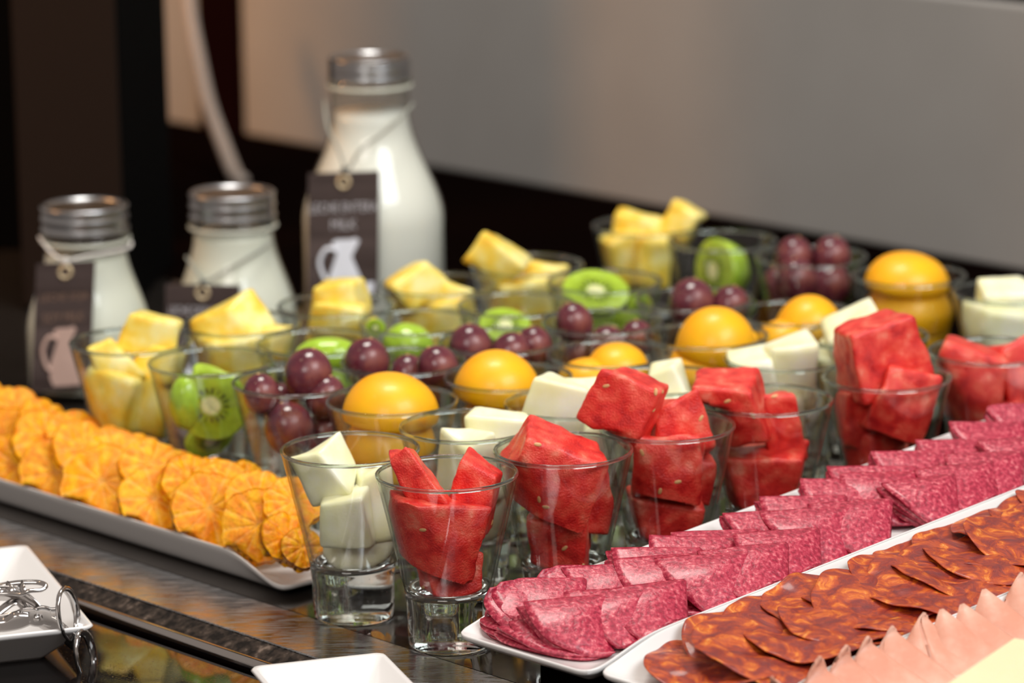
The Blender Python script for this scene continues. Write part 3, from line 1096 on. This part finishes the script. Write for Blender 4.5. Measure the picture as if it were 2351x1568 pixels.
def hangtag(tl, tr, bl_, label, lines, jug, cordpts, cordm, prnt, prw):
    """tl,tr,bl_: world corners; lines: (text, v position, width fraction)"""
    tl, tr, bl_ = Vector(tl), Vector(tr), Vector(bl_)
    ex = (tr - tl)
    W = ex.length
    ex.normalize()
    ey = (bl_ - tl)
    Hh = ey.length
    ey.normalize()
    nn = ey.cross(ex).normalized()
    if nn.y > 0:
        nn = -nn

    def loc(u, v, o=0.0):
        return tl + ex * (u * W) + ey * (v * Hh) + nn * o
    t = empty('hang_tag', tl + ex * (W / 2))
    tag(t, label, 'tag', 'tags hanging on the milk bottles')
    V = [tuple(loc(u, v, o)) for o in (0, .0009) for u, v in ((0, 0), (1, 0), (1, 1), (0, 1))]
    part('card', V, [(0, 1, 2, 3), (7, 6, 5, 4), (0, 4, 5, 1), (1, 5, 6, 2), (2, 6, 7, 3), (3, 7, 4, 0)], CARD, t, smooth=False)
    for s, v, wf in lines:
        TV, TF = text_mesh(s, .01)
        wd0 = TV[:, 0].max() - TV[:, 0].min()
        k = wf * W / wd0
        kh = min(k, .0075 / .0072)
        kh = .075 * Hh / (TV[:, 1].max() - TV[:, 1].min())
        P = [tuple(loc(.5, v, .00105) + ex * (q[0] * k) - ey * (q[1] * kh) + nn * q[2]) for q in TV]
        part('lettering', P, TF, prnt, t, smooth=False)
    if jug:
        j = [(.34, .53), (.40, .51), (.60, .51), (.68, .50), (.73, .525), (.64, .58), (.61, .62), (.66, .69), (.75, .80), (.77, .90), (.72, .965), (.38, .965), (.31, .90), (.30, .80), (.36, .70), (.41, .61), (.40, .56)]
        P = [tuple(loc(u, v, .0011)) for u, v in j]
        cpt = tuple(loc(.52, .75, .0016))
        P.append(cpt)
        m = len(j)
        part('jug_print', P, [(i, (i + 1) % m, m) for i in range(m)], prw, t, smooth=False)
        hs = smoothpath([loc(.41, .59, .0012), loc(.26, .58, .0012), loc(.17, .68, .0012), (loc(.24, .80, .0012)), loc(.32, .84, .0012)], 6)
        V, Fc = tube(hs, .0016, 8)
        part('jug_handle_print', V, Fc, prw, t)
        cup = [(.70, .84), (.95, .84), (.92, .965), (.74, .965)]
        P = [tuple(loc(u, v, .0013)) for u, v in cup]
        part('cup_print', P, [(0, 1, 2, 3)], prw, t, smooth=False)
    # eyelet
    ec = loc(.5, .075, .0012)
    ring = [ec + ex * (.0042 * math.cos(a * PI / 10)) + ey * (.0042 * math.sin(a * PI / 10)) for a in range(20)]
    V, Fc = tube(ring, .0014, 8, closed=True)
    part('eyelet', V, Fc, EYE, t)
    V, Fc = tube(smoothpath(cordpts, 8), .0011, 8)
    part('cord', V, Fc, cordm, t)
    kn = np.array(_sph_v) * [.0022, .0022, .0032] + np.array(tuple(loc(.5, -.01, .002)))
    part('knot', kn, _sph_f, KNOT if cordm is CORD else cordm, t)
    return t


def bp(px, py, c, r):
    """point on the near side of a bottle's cylinder of radius r"""
    best = None
    d = ray(px, py)
    ox, oy = -c.x, -c.y
    a = d.x ** 2 + d.y ** 2
    b2 = 2 * (ox * d.x + oy * d.y)
    cc = ox * ox + oy * oy - r * r
    disc = b2 * b2 - 4 * a * cc
    t = (-b2 - math.sqrt(max(disc, 0))) / (2 * a)
    return O + d * t


Yb = bb.y - .0560
hangtag(ony(708, 398, Yb), ony(871, 392, Yb - .002), ony(706, 700, Yb - .008), 'large dark tag with a white jug, hanging on the tallest milk bottle',
        [('LECHE ENTERA', .27, .96), ('MILK', .40, .36)], True,
        [bp(745, 232, bb, .033), bp(752, 290, bb, .043), bp(775, 340, bb, .0505), bp(797, 388, bb, .0565), bp(828, 345, bb, .0515), bp(880, 305, bb, .045), bp(920, 270, bb, .040), bp(948, 238, bb, .034)], CORD, PRINT, PRINTW)
Yl = bl.y - .0495
hangtag(ony(84, 606, Yl), ony(219, 598, Yl - .001), ony(72, 900, Yl - .006), 'brown tag with a pinkish jug on the leftmost small milk bottle',
        [('LECHE SOJA', .27, .82), ('SOY MILK', .43, .70)], True,
        [bp(90, 545, bl, .0335), bp(118, 580, bl, .038), bp(150, 598, bl, .043), bp(200, 588, bl, .038), bp(260, 578, bl, .036), bp(296, 568, bl, .0345), bp(301, 556, bl, .0335)], CORDW,
        plain('brown_print', (.22, .13, .09), .6), plain('pinkish_print', (.55, .37, .31), .6))
Ym = bm_.y - .0475
hangtag(ony(380, 652, Ym), ony(551, 655, Ym), ony(378, 900, Ym - .006), 'dark grey-brown tag, half hidden, on the middle small milk bottle',
        [('LECHE DESNATADA', .24, .9)], True,
        [bp(428, 590, bm_, .036), bp(450, 622, bm_, .042), bp(474, 645, bm_, .047), bp(520, 620, bm_, .043), bp(580, 585, bm_, .037), bp(624, 555, bm_, .0335)], CORD, PRINT, PRINTW)


# ------------------------------------------------------------------ platters
def platter(org, ux, uy, uz, L, W, hl, he, label, name='serving_platter', foot=.012, end0=True, th=.003, cut=.10):
    """org: outer rim corner at rim level datum; ux along L, uy along W; hl side height, he end height"""
    o = Vector(org)
    nx, ny = 60, 24
    V = []

    def hgt(s, t):
        """rim height round the edge and dish shape; s,t in metres"""
        ds = min(s, L - s)
        dt = min(t, W - t)
        side = max(0, 1 - dt / .020)
        end = max(0, 1 - ds / .026)
        ramp_ = min(1, ds / .055)
        ramp_ = ramp_ * ramp_ * (3 - 2 * ramp_)
        hs = he + (hl - he) * ramp_
        a = hs * side ** 1.6
        b2 = he * end ** 1.6
        return max(a, b2) if max(a, b2) > 0 else 0

    ss = [0, .0015, .004, .008, .012, .017, .022, .028, .036, .045, .055, .07]
    S = ss + list(np.linspace(.09, L - .09, 14)) + [L - q for q in reversed(ss)]
    T = [0, .0015, .004, .007, .010, .014, .018, .023] + list(np.linspace(.03, W - .03, 6)) + [W - q for q in reversed([0, .0015, .004, .007, .010, .014, .018, .023])]
    rc = .010

    def hout(s, t):
        ds, dt = min(s, L - s), min(t, W - t)
        r_ = min(1, ds / .055)
        r_ = r_ * r_ * (3 - 2 * r_)
        return max((he + (hl - he) * r_) * max(0, 1 - dt / .0085), he * max(0, 1 - ds / .010))

    def rnd_corner(s, t):
        cs = min(max(s, rc), L - rc)
        ct = min(max(t, rc), W - rc)
        d = Vector((s - cs, t - ct))
        if d.length > 1e-9 and s != cs and t != ct:
            m = max(abs(d.x), abs(d.y))
            d = d.normalized() * m
            return cs + d.x, ct + d.y
        return s, t
    m, n = len(S), len(T)
    for side in (0, 1):
        for s in S:
            for t in T:
                a, b2 = rnd_corner(s, t)
                z = hgt(s, t) if side == 0 else hout(s, t) - th
                if side == 1:
                    a = a + (.0004 if s > 0 else 0)
                p = o + ux * a + uy * b2 + uz * (z - hl)
                V.append(tuple(p))
    Fc = []
    for side in (0, 1):
        off = side * m * n
        for i in range(m - 1):
            for j in range(n - 1):
                q = (off + i * n + j, off + (i + 1) * n + j, off + (i + 1) * n + j + 1, off + i * n + j + 1)
                Fc.append(q[::-1] if side == 0 else q)
    edge = [i * n for i in range(m)] + [(m - 1) * n + j for j in range(1, n)] + [i * n + n - 1 for i in range(m - 2, -1, -1)] + [j for j in range(n - 2, 0, -1)]
    for a, b2 in zip(edge, edge[1:] + edge[:1]):
        Fc.append((a, b2, b2 + m * n, a + m * n))
    # foot
    ob = link(name, V, Fc, PORC, org=tuple(o + ux * (L / 2) + uy * (W / 2) - uz * hl))
    tag(ob, label, 'platter')
    bmm = bmesh.new()
    bmm.from_mesh(ob.data)
    bmesh.ops.recalc_face_normals(bmm, faces=bmm.faces)
    bmm.to_mesh(ob.data)
    bmm.free()
    sub = ob.modifiers.new('sub', 'SUBSURF')
    sub.levels = sub.render_levels = 1
    q = []
    for a, b2 in ((.022, .02), (L - .022, .02), (L - .022, W - .02), (.022, W - .02)):
        q.append(o + ux * a + uy * b2)
    FV = [tuple(p - uz * (hl + th - .0005)) for p in q] + [tuple(p - uz * (hl + foot)) for p in q]
    f = part('foot', FV, [(0, 1, 2, 3), (7, 6, 5, 4), (0, 4, 5, 1), (1, 5, 6, 2), (2, 6, 7, 3), (3, 7, 4, 0)], PORC, ob, smooth=False)
    bevelmod(f, .003)
    return ob


# orange platter, parallel to the frame
Z = Vector((0, 0, 1))
oc = onz(649, 1338, .010)
uxo = -dS
uyo = nS
OH = .0215
o_org = oc + Vector((0, 0, OH - .010))
platter(tuple(o_org), uxo, uyo, Z, .46, .066, OH - .003, .0075 - .003, 'long white platter of orange slices beside the steel strip', foot=.0035 + .0001)

# meat platters: gently sloping tray plane
A0 = onz(1040, 1450, .036)
th_ = math.radians(43)
tl_ = math.atan(.068)
ux = Vector((math.cos(th_) * math.cos(tl_), math.sin(th_) * math.cos(tl_), math.sin(tl_)))
uy = Vector((math.sin(th_), -math.cos(th_), 0))
uz = ux.cross(uy) * -1
if uz.z < 0:
    uz = -uz
SH, SE = .016, .007
RIMP = A0 + uz * (SH - SE)                # rim datum at the side height
WP = .103
for i, (nm, wdt, off, s0) in enumerate([('salami', WP, 0, 0), ('chorizo', .108, WP + .0015, .004), ('ham', .100, WP + .0015 + .1095, .010), ('cheese', .12, WP + .0015 + .1095 + .1015, .012)]):
    platter(tuple(RIMP + uy * off + ux * s0), ux, uy, uz, .52, wdt, SH, SE, f'long white platter holding the {nm} slices', foot=.006)
# riser that carries the meat platters
rb_ = RIMP - uz * (SH + .006 + .0003)
q = [rb_ + ux * .035 + uy * .03, rb_ + ux * .50 + uy * .03, rb_ + ux * .50 + uy * .42, rb_ + ux * .035 + uy * .42]
V = [tuple(p) for p in q] + [(p.x, p.y, 0.0005) for p in q]
o = link('platter_riser', V, [(0, 1, 2, 3), (7, 6, 5, 4), (0, 4, 5, 1), (1, 5, 6, 2), (2, 6, 7, 3), (3, 7, 4, 0)], MATTEB, smooth=False)
tag(o, 'black sloping riser under the four meat and cheese platters', 'stand')


def onpl(px, py, h):                       # point above the floor of the meat platters
    p0 = RIMP - uz * (SH - h)
    return onplane(px, py, p0, uz)


def dish_h(s, t, L, W, hl=SH, he=SE):
    ds, dt = min(s, L - s), min(t, W - t)
    side, end = max(0, 1 - dt / .020), max(0, 1 - ds / .026)
    r_ = min(1, max(0, ds / .055))
    r_ = r_ * r_ * (3 - 2 * r_)
    return max((he + (hl - he) * r_) * side ** 1.6, he * end ** 1.6)


def in_platter(p, off, W, s0=0.0, eps=.0012):
    d = p - (RIMP + uy * off + ux * s0)
    s, t, h = d.dot(ux), d.dot(uy), d.dot(uz) + SH
    s2 = max(.006, s)
    t2 = min(max(t, .0045), W - .0045)
    h2 = max(h, dish_h(s2, t2, .52, W) + eps)
    return p + ux * (s2 - s) + uy * (t2 - t) + uz * (h2 - h)


def folded(apex, e1, e2, R, gap, thick, mat, seed, name, span=86, quarters=4, nr=11, nth=72, droop=.0, wav=.0012, lim=None, dome=.008):
    e1, e2 = Vector(e1).normalized(), Vector(e2)
    e2 = (e2 - e1 * e1.dot(e2)).normalized()
    nn = e1.cross(e2).normalized()
    if nn.z < 0:
        nn = -nn
    V = []
    sp = math.radians(span)
    for i in range(nr + 1):
        r = R * (i / nr) if i else R * .02
        for j in range(nth + 1):
            a = quarters * j / nth
            tri = math.acos(max(-1, min(1, .992 * math.cos(PI * a)))) / PI
            H = 0
            for k in range(1, quarters):
                x = max(0, min(1, (a - k + .10) / .20))
                H += x * x * (3 - 2 * x)
            fan = (int(a) % 2) * .0
            ph = tri * sp + .03 * math.sin(seed + int(a + .5) * 2.1)
            rr = r * (1 + .025 * math.sin(3 * ph * 2 + seed + H) + .02 * math.sin(seed * 3 + H * 2.7))
            h = H * gap * (.25 + .75 * r / R) - gap * (quarters - 1) / 2 * (.25 + .75 * r / R)
            p = apex + e1 * (rr * math.cos(ph)) + e2 * (rr * math.sin(ph))
            h += wav * nz((rr * math.cos(ph), rr * math.sin(ph), 0), 55, seed) * (r / R) - droop * (r * r / R) + dome * math.sin(min(PI, ph / sp * PI)) * (r / R) * (1.6 - r / R)
            p = p + nn * h
            if lim:
                p = in_platter(p, *lim, eps=.0010 + .0007 * H + .0009 * (seed % 1))
            V.append(tuple(p))
    Fc = []
    w = nth + 1
    for i in range(nr):
        for j in range(nth):
            Fc.append((i * w + j, i * w + j + 1, (i + 1) * w + j + 1, (i + 1) * w + j))
    o = link(name, V, Fc, mat, org=tuple(apex))
    m = o.modifiers.new('thick', 'SOLIDIFY')
    m.thickness = thick
    m.offset = 0
    return o


near = [(1402, 1368), (1508, 1350), (1573, 1334), (1617, 1273), (1722, 1272), (1808, 1249), (1880, 1216), (1961, 1166), (2048, 1149), (2108, 1087), (2191, 1092), (2280, 1062), (2349, 1040), (2420, 1005)]
far = [(1304, 1335), (1345, 1331), (1434, 1304), (1504, 1293), (1612, 1262), (1700, 1238), (1742, 1219), (1850, 1175), (1944, 1141), (2029, 1103), (2108, 1075), (2189, 1038), (2276, 1012), (2352, 972), (2440, 930)]
for idx, (px, py) in enumerate(far):
    h = .020
    ap = onpl(px, py, h)
    j1, j2 = rnd.uniform(-.12, .12), rnd.uniform(-.15, .15)
    o = folded(ap, (-1, .02 + j1, .0 + .10 * j2), (.10 + j1 * .5, -.85, -.60), .050 + rnd.uniform(-.004, .003), .0030, .0013, SALAMI, idx * 1.7 + .3, 'salami_slice', span=84, lim=(0, WP))
    tag(o, f'folded pink salami slice, {ORD[idx]} from the front in the far row', 'salami', 'salami slices')
for idx, (px, py) in enumerate(near):
    h = .021
    ap = onpl(px, py, h)
    j1, j2 = rnd.uniform(-.12, .12), rnd.uniform(-.15, .15)
    o = folded(ap, (-1, -.10 + j1, -.05 + .10 * j2), (.0 + j1 * .5, -.80, -.68), .050 + rnd.uniform(-.004, .004), .0036, .0013, SALAMI, idx * 2.3 + 1.1, 'salami_slice', span=84, lim=(0, WP), dome=.013)
    tag(o, f'folded pink salami slice, {ORD[idx]} from the front in the near row', 'salami', 'salami slices')
# the lowest leaves at the front left corner
for idx, (px, py, e1, e2, R) in enumerate([(1290, 1385, (-1, -.1, -.12), (-.25, -.9, -.3), .048), (1335, 1400, (-1, -.25, -.15), (-.1, -.95, -.38), .048), (1360, 1385, (-1, -.3, -.18), (0, -.95, -.45), .049), (1235, 1320, (-1, -.2, -.25), (-.3, -.9, -.4), .030)]):
    ap = onpl(px, py, .010 + .003 * idx)
    o = folded(ap, e1, e2, R, .0026, .0013, SALAMI, idx * 3.1 + 9, 'salami_slice', lim=(0, WP))
    tag(o, ['bottom folded salami slice reaching the front left corner of its platter', 'folded salami slice lying on the bottom one at the front corner',
            'folded salami slice just under the frontmost one', 'small salami fold at the far front corner of the platter'][idx], 'salami', 'salami slices')


def disc_slice(cen, e1, e2, R, thick, mat, seed, name, wav=.004, edge=.06, lim=None):
    e1 = Vector(e1).normalized()
    e2 = Vector(e2)
    e2 = (e2 - e1 * e1.dot(e2)).normalized()
    nn = e1.cross(e2)
    if nn.z < 0:
        nn = -nn
    V, Fc = [], []
    nr, nt_ = 14, 64
    for i in range(nr + 1):
        r = R * max(i / nr, .01)
        for j in range(nt_):
            a = 2 * PI * j / nt_
            rr = r * (1 + edge * nz((math.cos(a), math.sin(a), 0), 1.6, seed) * (i / nr))
            x, y = rr * math.cos(a), rr * math.sin(a)
            h = wav * (nz((x, y, 0), 38, seed) + .45 * nz((x, y, 0), 95, seed)) + wav * .8 * (r / R) ** 3 * math.sin(3 * a + seed)
            p = cen + e1 * x + e2 * y + nn * h
            if lim:
                p = in_platter(p, *lim, eps=.0012 + .0012 * (seed % 1))
            V.append(tuple(p))
    for i in range(nr):
        for j in range(nt_):
            Fc.append((i * nt_ + j, i * nt_ + (j + 1) % nt_, (i + 1) * nt_ + (j + 1) % nt_, (i + 1) * nt_ + j))
    o = link(name, V, Fc, mat, org=tuple(cen))
    m = o.modifiers.new('thick', 'SOLIDIFY')
    m.thickness = thick
    m.offset = 0
    s = o.modifiers.new('sub', 'SUBSURF')
    s.levels = s.render_levels = 1
    return o


CH0 = RIMP + uy * (WP + .0015) + ux * .004 - uz * (SH)
kk = 0
for col, (y0, hh) in enumerate([(.046, 0), (.066, .004)]):
    for i in range(14):
        s = .048 + i * .031 + col * .018
        c = CH0 + ux * s + uy * (y0 + rnd.uniform(-.004, .004)) + uz * (.0085 + hh)
        o = disc_slice(c, ux + uz * rnd.uniform(-.14, -.02) + uy * rnd.uniform(-.1, .1), uy + uz * rnd.uniform(-.20, .02), .043 + rnd.uniform(-.003, .003), .0013, CHOR, 5.1 * kk + 2, 'chorizo_slice', wav=.0034, edge=.10, lim=(WP + .0015, .108, .004))
        tag(o, f'orange-red chorizo slice, {ORD[i]} from the front in the {["far", "near"][col]} line', 'chorizo', 'chorizo slices')
        kk += 1

# ham: folded leaves standing side by side
hams = [(1745, 1562), (1832, 1491), (1899, 1467), (1955, 1449), (2024, 1429), (2102, 1400), (2160, 1398), (2207, 1386), (2258, 1352), (2325, 1308), (2395, 1285)]
for idx, (px, py) in enumerate(hams):
    ap = onpl(px, py, .026)
    j1 = rnd.uniform(-.12, .12)
    o = folded(ap, (.80 + j1, -.55, -.50), (-.45 + j1, -.55, -.75), .066 + rnd.uniform(-.006, .004), .0050, .0014, HAM, idx * 1.3 + 4, 'ham_slice', span=70, quarters=3, droop=.0, wav=.006, dome=.012, lim=(WP + .0015 + .1095, .100, .010))
    tag(o, f'folded pale pink ham slice, {ORD[idx]} from the front of its platter', 'ham', 'ham slices')
# cheese slices
c0 = onpl(2175, 1568, .034)
c1 = onpl(2351, 1448, .034)
dc = (c1 - c0)
dc = (dc - uz * dc.dot(uz)).normalized()
ec = dc.cross(uz).normalized()
if ec.y > 0:
    ec = -ec
for i in range(4):
    base0 = c0 - dc * .04 - uz * (.004 * i) + ec * (.004 * i) + dc * (.006 * i)
    q = [base0, base0 + dc * .11, base0 + dc * .11 + ec * .10, base0 + ec * .10]
    V = [tuple(p) for p in q] + [tuple(p - uz * .0032) for p in q]
    o = bevelmod(link('cheese_slice', V, [(3, 2, 1, 0)[::-1], (7, 6, 5, 4), (0, 4, 5, 1), (1, 5, 6, 2), (2, 6, 7, 3), (3, 7, 4, 0)], CHEESE, smooth=False), .0008)
    tag(o, f'pale yellow cheese slice, {["topmost", "second from top", "third from top", "lowest"][i]} of the stack at the bottom right corner', 'cheese', 'cheese slices')
for i in range(3):
    s = .10 + .10 * i
    b3 = RIMP + uy * (WP + .0015 + .1095 + .1015 + .022) + ux * s - uz * (SH - .0052)
    q = [b3, b3 + ux * .09, b3 + ux * .09 + uy * .075, b3 + uy * .075]
    V = [tuple(p) for p in q] + [tuple(p - uz * .0035) for p in q]
    o = bevelmod(link('cheese_slice', V, [(0, 1, 2, 3), (7, 6, 5, 4), (0, 4, 5, 1), (1, 5, 6, 2), (2, 6, 7, 3), (3, 7, 4, 0)], CHEESE, smooth=False), .0008)
    tag(o, f'flat cheese slice lying on the cheese platter, {ORD[i]} from its front end', 'cheese', 'cheese slices')


# ------------------------------------------------------------------ orange slices
def orange_slice(cen, nrm, R, thick, seed, label):
    z = Vector(nrm).normalized()
    x = z.orthogonal().normalized()
    x.rotate(Matrix.Rotation(seed * 1.7, 3, z))
    y = z.cross(x)
    V, cols, Fc = [], [], []
    ns = 10 if seed % 2 < 1 else 11
    n, nr = 88, 12
    OR, OR2, PITH = np.array([.90, .25, .0]), np.array([1.0, .48, .0]), np.array([1.0, .60, .16])
    k0 = rnd.uniform(0, 6)
    for side in (1, -1):
        for i in range(nr + 1):
            f = max(i / nr, .01)
            for j in range(n):
                a = 2 * PI * j / n
                u = (a + .10 * math.sin(2 * a + k0)) * ns / (2 * PI)
                e = abs(u - round(u)) * 2          # 0 at membrane, 1 in segment centre
                scal = 1 + .035 * min(1, e * 2.2) - .02 + .10 * nz((math.cos(a) * 2, math.sin(a) * 2, seed), 1.2, seed)
                mem = max(0.0, 1 - e * (f * 8 + .8))
                core = max(0.0, 1 - f / .13)
                h = thick / 2 * (1 - .25 * f ** 6) + .0009 * (min(1, e * 2.5)) * .6 - .0009 * core
                h += .0008 * nz((f * math.cos(a) * R, f * math.sin(a) * R, 0), 260, seed + side)
                cup = .0022 * f * f * math.sin(a + k0)
                r = R * f * scal
                p = Vector(cen) + x * (r * math.cos(a)) + y * (r * math.sin(a)) + z * (side * h + cup)
                cc = p.dot(nS) - c_front
                zz = max(p.z, .0050)
                wl = .0045 + max(0, 1 - zz / OH) * .013
                if cc < wl and zz < OH + .001:
                    p = p + nS * (wl - cc)
                wr = .066 - wl
                if cc > wr and zz < OH:
                    p = p + nS * (wr - cc)
                p.z = zz
                V.append(tuple(p))
                w = max(0, min(1, nz((f * math.cos(a), f * math.sin(a), 0), 5, seed) * .9 + .5))
                col = OR * (1 - w) + OR2 * w
                q = min(1, max(mem * .55, core))
                cols.append(col * (1 - q) + PITH * q)
    w = (nr + 1) * n
    for sd in (0, 1):
        for i in range(nr):
            for j in range(n):
                q = (sd * w + i * n + j, sd * w + i * n + (j + 1) % n, sd * w + (i + 1) * n + (j + 1) % n, sd * w + (i + 1) * n + j)
                Fc.append(q if sd == 1 else q[::-1])
    for j in range(n):
        a, b2 = nr * n + j, nr * n + (j + 1) % n
        Fc.append((a, b2, w + b2, w + a))
    o = link('orange_slice', V, Fc, ORANGE, cols=np.array(cols), org=tuple(cen))
    tag(o, label, 'orange slice', 'peeled orange slices')
    return o


c_front = o_org.dot(nS)


def oplane(px, py, off):
    return onplane(px, py, nS * (c_front + off), nS)


rows = [
    ('front', .019, [(596, 1208, 84), (478, 1172, 84), (352, 1150, 78), (236, 1112, 92), (128, 1088, 80), (40, 1070, 78), (-50, 1040, 78)]),
    ('low front end', .014, [(655, 1240, 62), (690, 1262, 48)]),
    ('second', .034, [(672, 1160, 66), (590, 1150, 70), (508, 1125, 64), (430, 1108, 62), (345, 1075, 70), (262, 1050, 66), (190, 1035, 70), (100, 1015, 74), (10, 1010, 72), (-70, 985, 70)]),
    ('third', .050, [(640, 1155, 58), (560, 1122, 58), (492, 1108, 56), (405, 1090, 60), (318, 1052, 58), (250, 1035, 58), (170, 1000, 62), (100, 975, 60), (30, 950, 62), (-40, 930, 62)]),
]
for nm, off, lst in rows:
    for i, (px, py, rp) in enumerate(lst):
        c = oplane(px, py, off)
        R = rp / scale_at(c)
        if c.z < R * .55 + .004:
            c.z = R * .55 + .004
        nr_ = Vector((rnd.uniform(-.05, .45), -1, rnd.uniform(.45, .9)))
        if nm != 'front':
            nr_ = Vector((rnd.uniform(.1, .8), -1, rnd.uniform(.5, 1.2)))
        orange_slice(c, nr_, R * 1.05, .0085, i * 1.37 + off * 100, f'juicy orange slice, {ORD[i]} from the right in the {nm} row of its platter')


# ------------------------------------------------------------------ small dishes and tongs
def dish(pa, pb, wdt, side, H, label, zb):
    """pa->pb one rim edge, extending to `side` by wdt; sloped walls, hollow"""
    pa, pb = Vector(pa), Vector(pb)
    ex = (pb - pa)
    L = ex.length
    ex.normalize()
    ey = Vector((-ex.y, ex.x, 0)) * side

    def rect(ins, z, rc):
        pts = []
        for cx, cy, a0 in ((L - ins - rc, wdt - ins - rc, 0), (ins + rc, wdt - ins - rc, 90), (ins + rc, ins + rc, 180), (L - ins - rc, ins + rc, 270)):
            for k in range(5):
                a = math.radians(a0 + 22.5 * k)
                x, y = cx + rc * math.cos(a), cy + rc * math.sin(a)
                p = pa + ex * x + ey * y
                pts.append((p.x, p.y, z))
        return pts
    zt = zb + H
    rings = [rect(.030, zb, .004), rect(.024, zb, .005), rect(.022, zb + .002, .005), rect(.003, zt - .004, .006), rect(0, zt - .0012, .006), rect(.0012, zt, .005), rect(.0035, zt - .0008, .005),
             rect(.023, zb + .0055, .005), rect(.027, zb + .004, .005), rect(.032, zb + .0038, .004)]
    V = [p for r in rings for p in r]
    n = 20
    Fc = []
    for i in range(len(rings) - 1):
        for j in range(n):
            Fc.append((i * n + j, i * n + (j + 1) % n, (i + 1) * n + (j + 1) % n, (i + 1) * n + j))
    Fc.append(tuple(range(n))[::-1])
    Fc.append(tuple((len(rings) - 1) * n + j for j in range(n)))
    if side < 0:
        Fc = [f[::-1] for f in Fc]
    o = link('square_dish', V, Fc, PORC)
    bmm = bmesh.new()
    bmm.from_mesh(o.data)
    bmesh.ops.recalc_face_normals(bmm, faces=bmm.faces)
    bmm.to_mesh(o.data)
    bmm.free()
    tag(o, label, 'dish', 'small white dishes on the black glass')
    return o


DZ = .0235
zr = ZF + DZ
da, db = onz(64, 1249, zr), onz(219, 1436, zr)
dish(da, db, .15, -1, DZ, 'white square dish with steel tongs lying in it', ZF)
DZ2 = .037
ea, eb = onz(570, 1529, ZF + DZ2), onz(882, 1495, ZF + DZ2)
dish(ea, eb, .10, -1, DZ2, 'empty white square dish in front of the glasses', ZF)

# tongs: measured points lie in a slanting plane over the dish
tg = empty('serving_tongs', tuple(onz(85, 1420, .006)))
tag(tg, 'scissor-shaped steel serving tongs with ring handles on the left dish', 'tongs')
YT = db.y + .005


def tp(px, py, dy=0.0):
    return ony(px, py, YT + dy)


def ringpts(px, py, wpx, hpx, tilt, dy=0.0, n=28, skew=.012):
    out = []
    for k in range(n):
        a = 2 * PI * k / n
        x, y = wpx / 2 * math.cos(a), hpx / 2 * math.sin(a)
        t = math.radians(tilt)
        out.append(tp(px + x * math.cos(t) - y * math.sin(t), py + x * math.sin(t) + y * math.cos(t), dy + skew * math.cos(a)))
    return out


arm = empty('lever_arm', tuple(tp(85, 1420)))
arm.parent = tg
arm.location = tuple(Vector(ORG[arm]) - Vector(ORG[tg]))
V, Fc = tube(ringpts(155, 1410, 42, 116, -8), (.0025, .0013), 10, closed=True)
part('finger_ring', V, Fc, CHROME, arm)
V, Fc = tube(smoothpath([tp(136, 1416), tp(115, 1417), tp(98, 1412), tp(85, 1418), tp(66, 1414), tp(40, 1424), tp(10, 1430), tp(-20, 1432)], 6), (.0066, .0008), 10, flat=(0, -.3, 1))
part('lever', V, Fc, CHROME, arm)
arm2 = empty('lever_arm', tuple(tp(85, 1420)))
arm2.parent = tg
arm2.location = arm.location
V, Fc = tube(ringpts(195, 1507, 40, 116, -9, -.006), (.0025, .0013), 10, closed=True)
part('finger_ring', V, Fc, CHROME, arm2)
V, Fc = tube(smoothpath([tp(181, 1480, -.006), tp(160, 1465, -.003), tp(130, 1440, .001), tp(95, 1422, .003), tp(78, 1398, .004), tp(50, 1372, .006), tp(25, 1362, .006), tp(-10, 1362, .006)], 6), (.0066, .0008), 10, flat=(0, -.3, 1))
part('lever', V, Fc, CHROME, arm2)
V, Fc = lathe([(1e-4, -.0012), (.0015, -.0010), (.0022, 0), (.0015, .0010), (1e-4, .0012)], 16)
pv = tp(84, 1420, -.002)
V = V[:, [0, 2, 1]] + np.array(tuple(pv))
part('pivot_rivet', V, Fc, CHROME, tg)
# claw made of wire loops
claw = [tp(-60, 1352, .008), tp(-10, 1346, .006), tp(40, 1338, .006), tp(85, 1337, .006), tp(104, 1344, .003), tp(96, 1354, 0), tp(66, 1357, -.002), tp(50, 1364, -.002), tp(10, 1362, 0), tp(-60, 1368, 0)]
V, Fc = tube(smoothpath(claw, 6), (.0016, .0012), 10)
part('claw', V, Fc, CHROME, tg)
for a in ((12, 1340, 30, 1360), (45, 1338, 55, 1360), (-20, 1346, 2, 1362)):
    V, Fc = tube([tp(a[0], a[1], .006), tp((a[0] + a[2]) / 2, (a[1] + a[3]) / 2 - 2, .003), tp(a[2], a[3], -.001)], (.0022, .0006), 10)
    part('claw_rib', V, Fc, CHROME, tg)
V, Fc = tube(smoothpath([tp(-40, 1440), tp(10, 1395, .004), tp(40, 1380, .006), tp(62, 1402, .002), tp(66, 1412)], 6), (.0026, .0006), 10)
part('spring_blade', V, Fc, CHROME, tg)
V, Fc = tube(smoothpath([tp(-30, 1425, -.004), tp(10, 1424, -.004), tp(35, 1410, -.004), tp(66, 1410, -.002)], 6), (.0022, .0006), 10)
part('spring_blade', V, Fc, CHROME, tg)
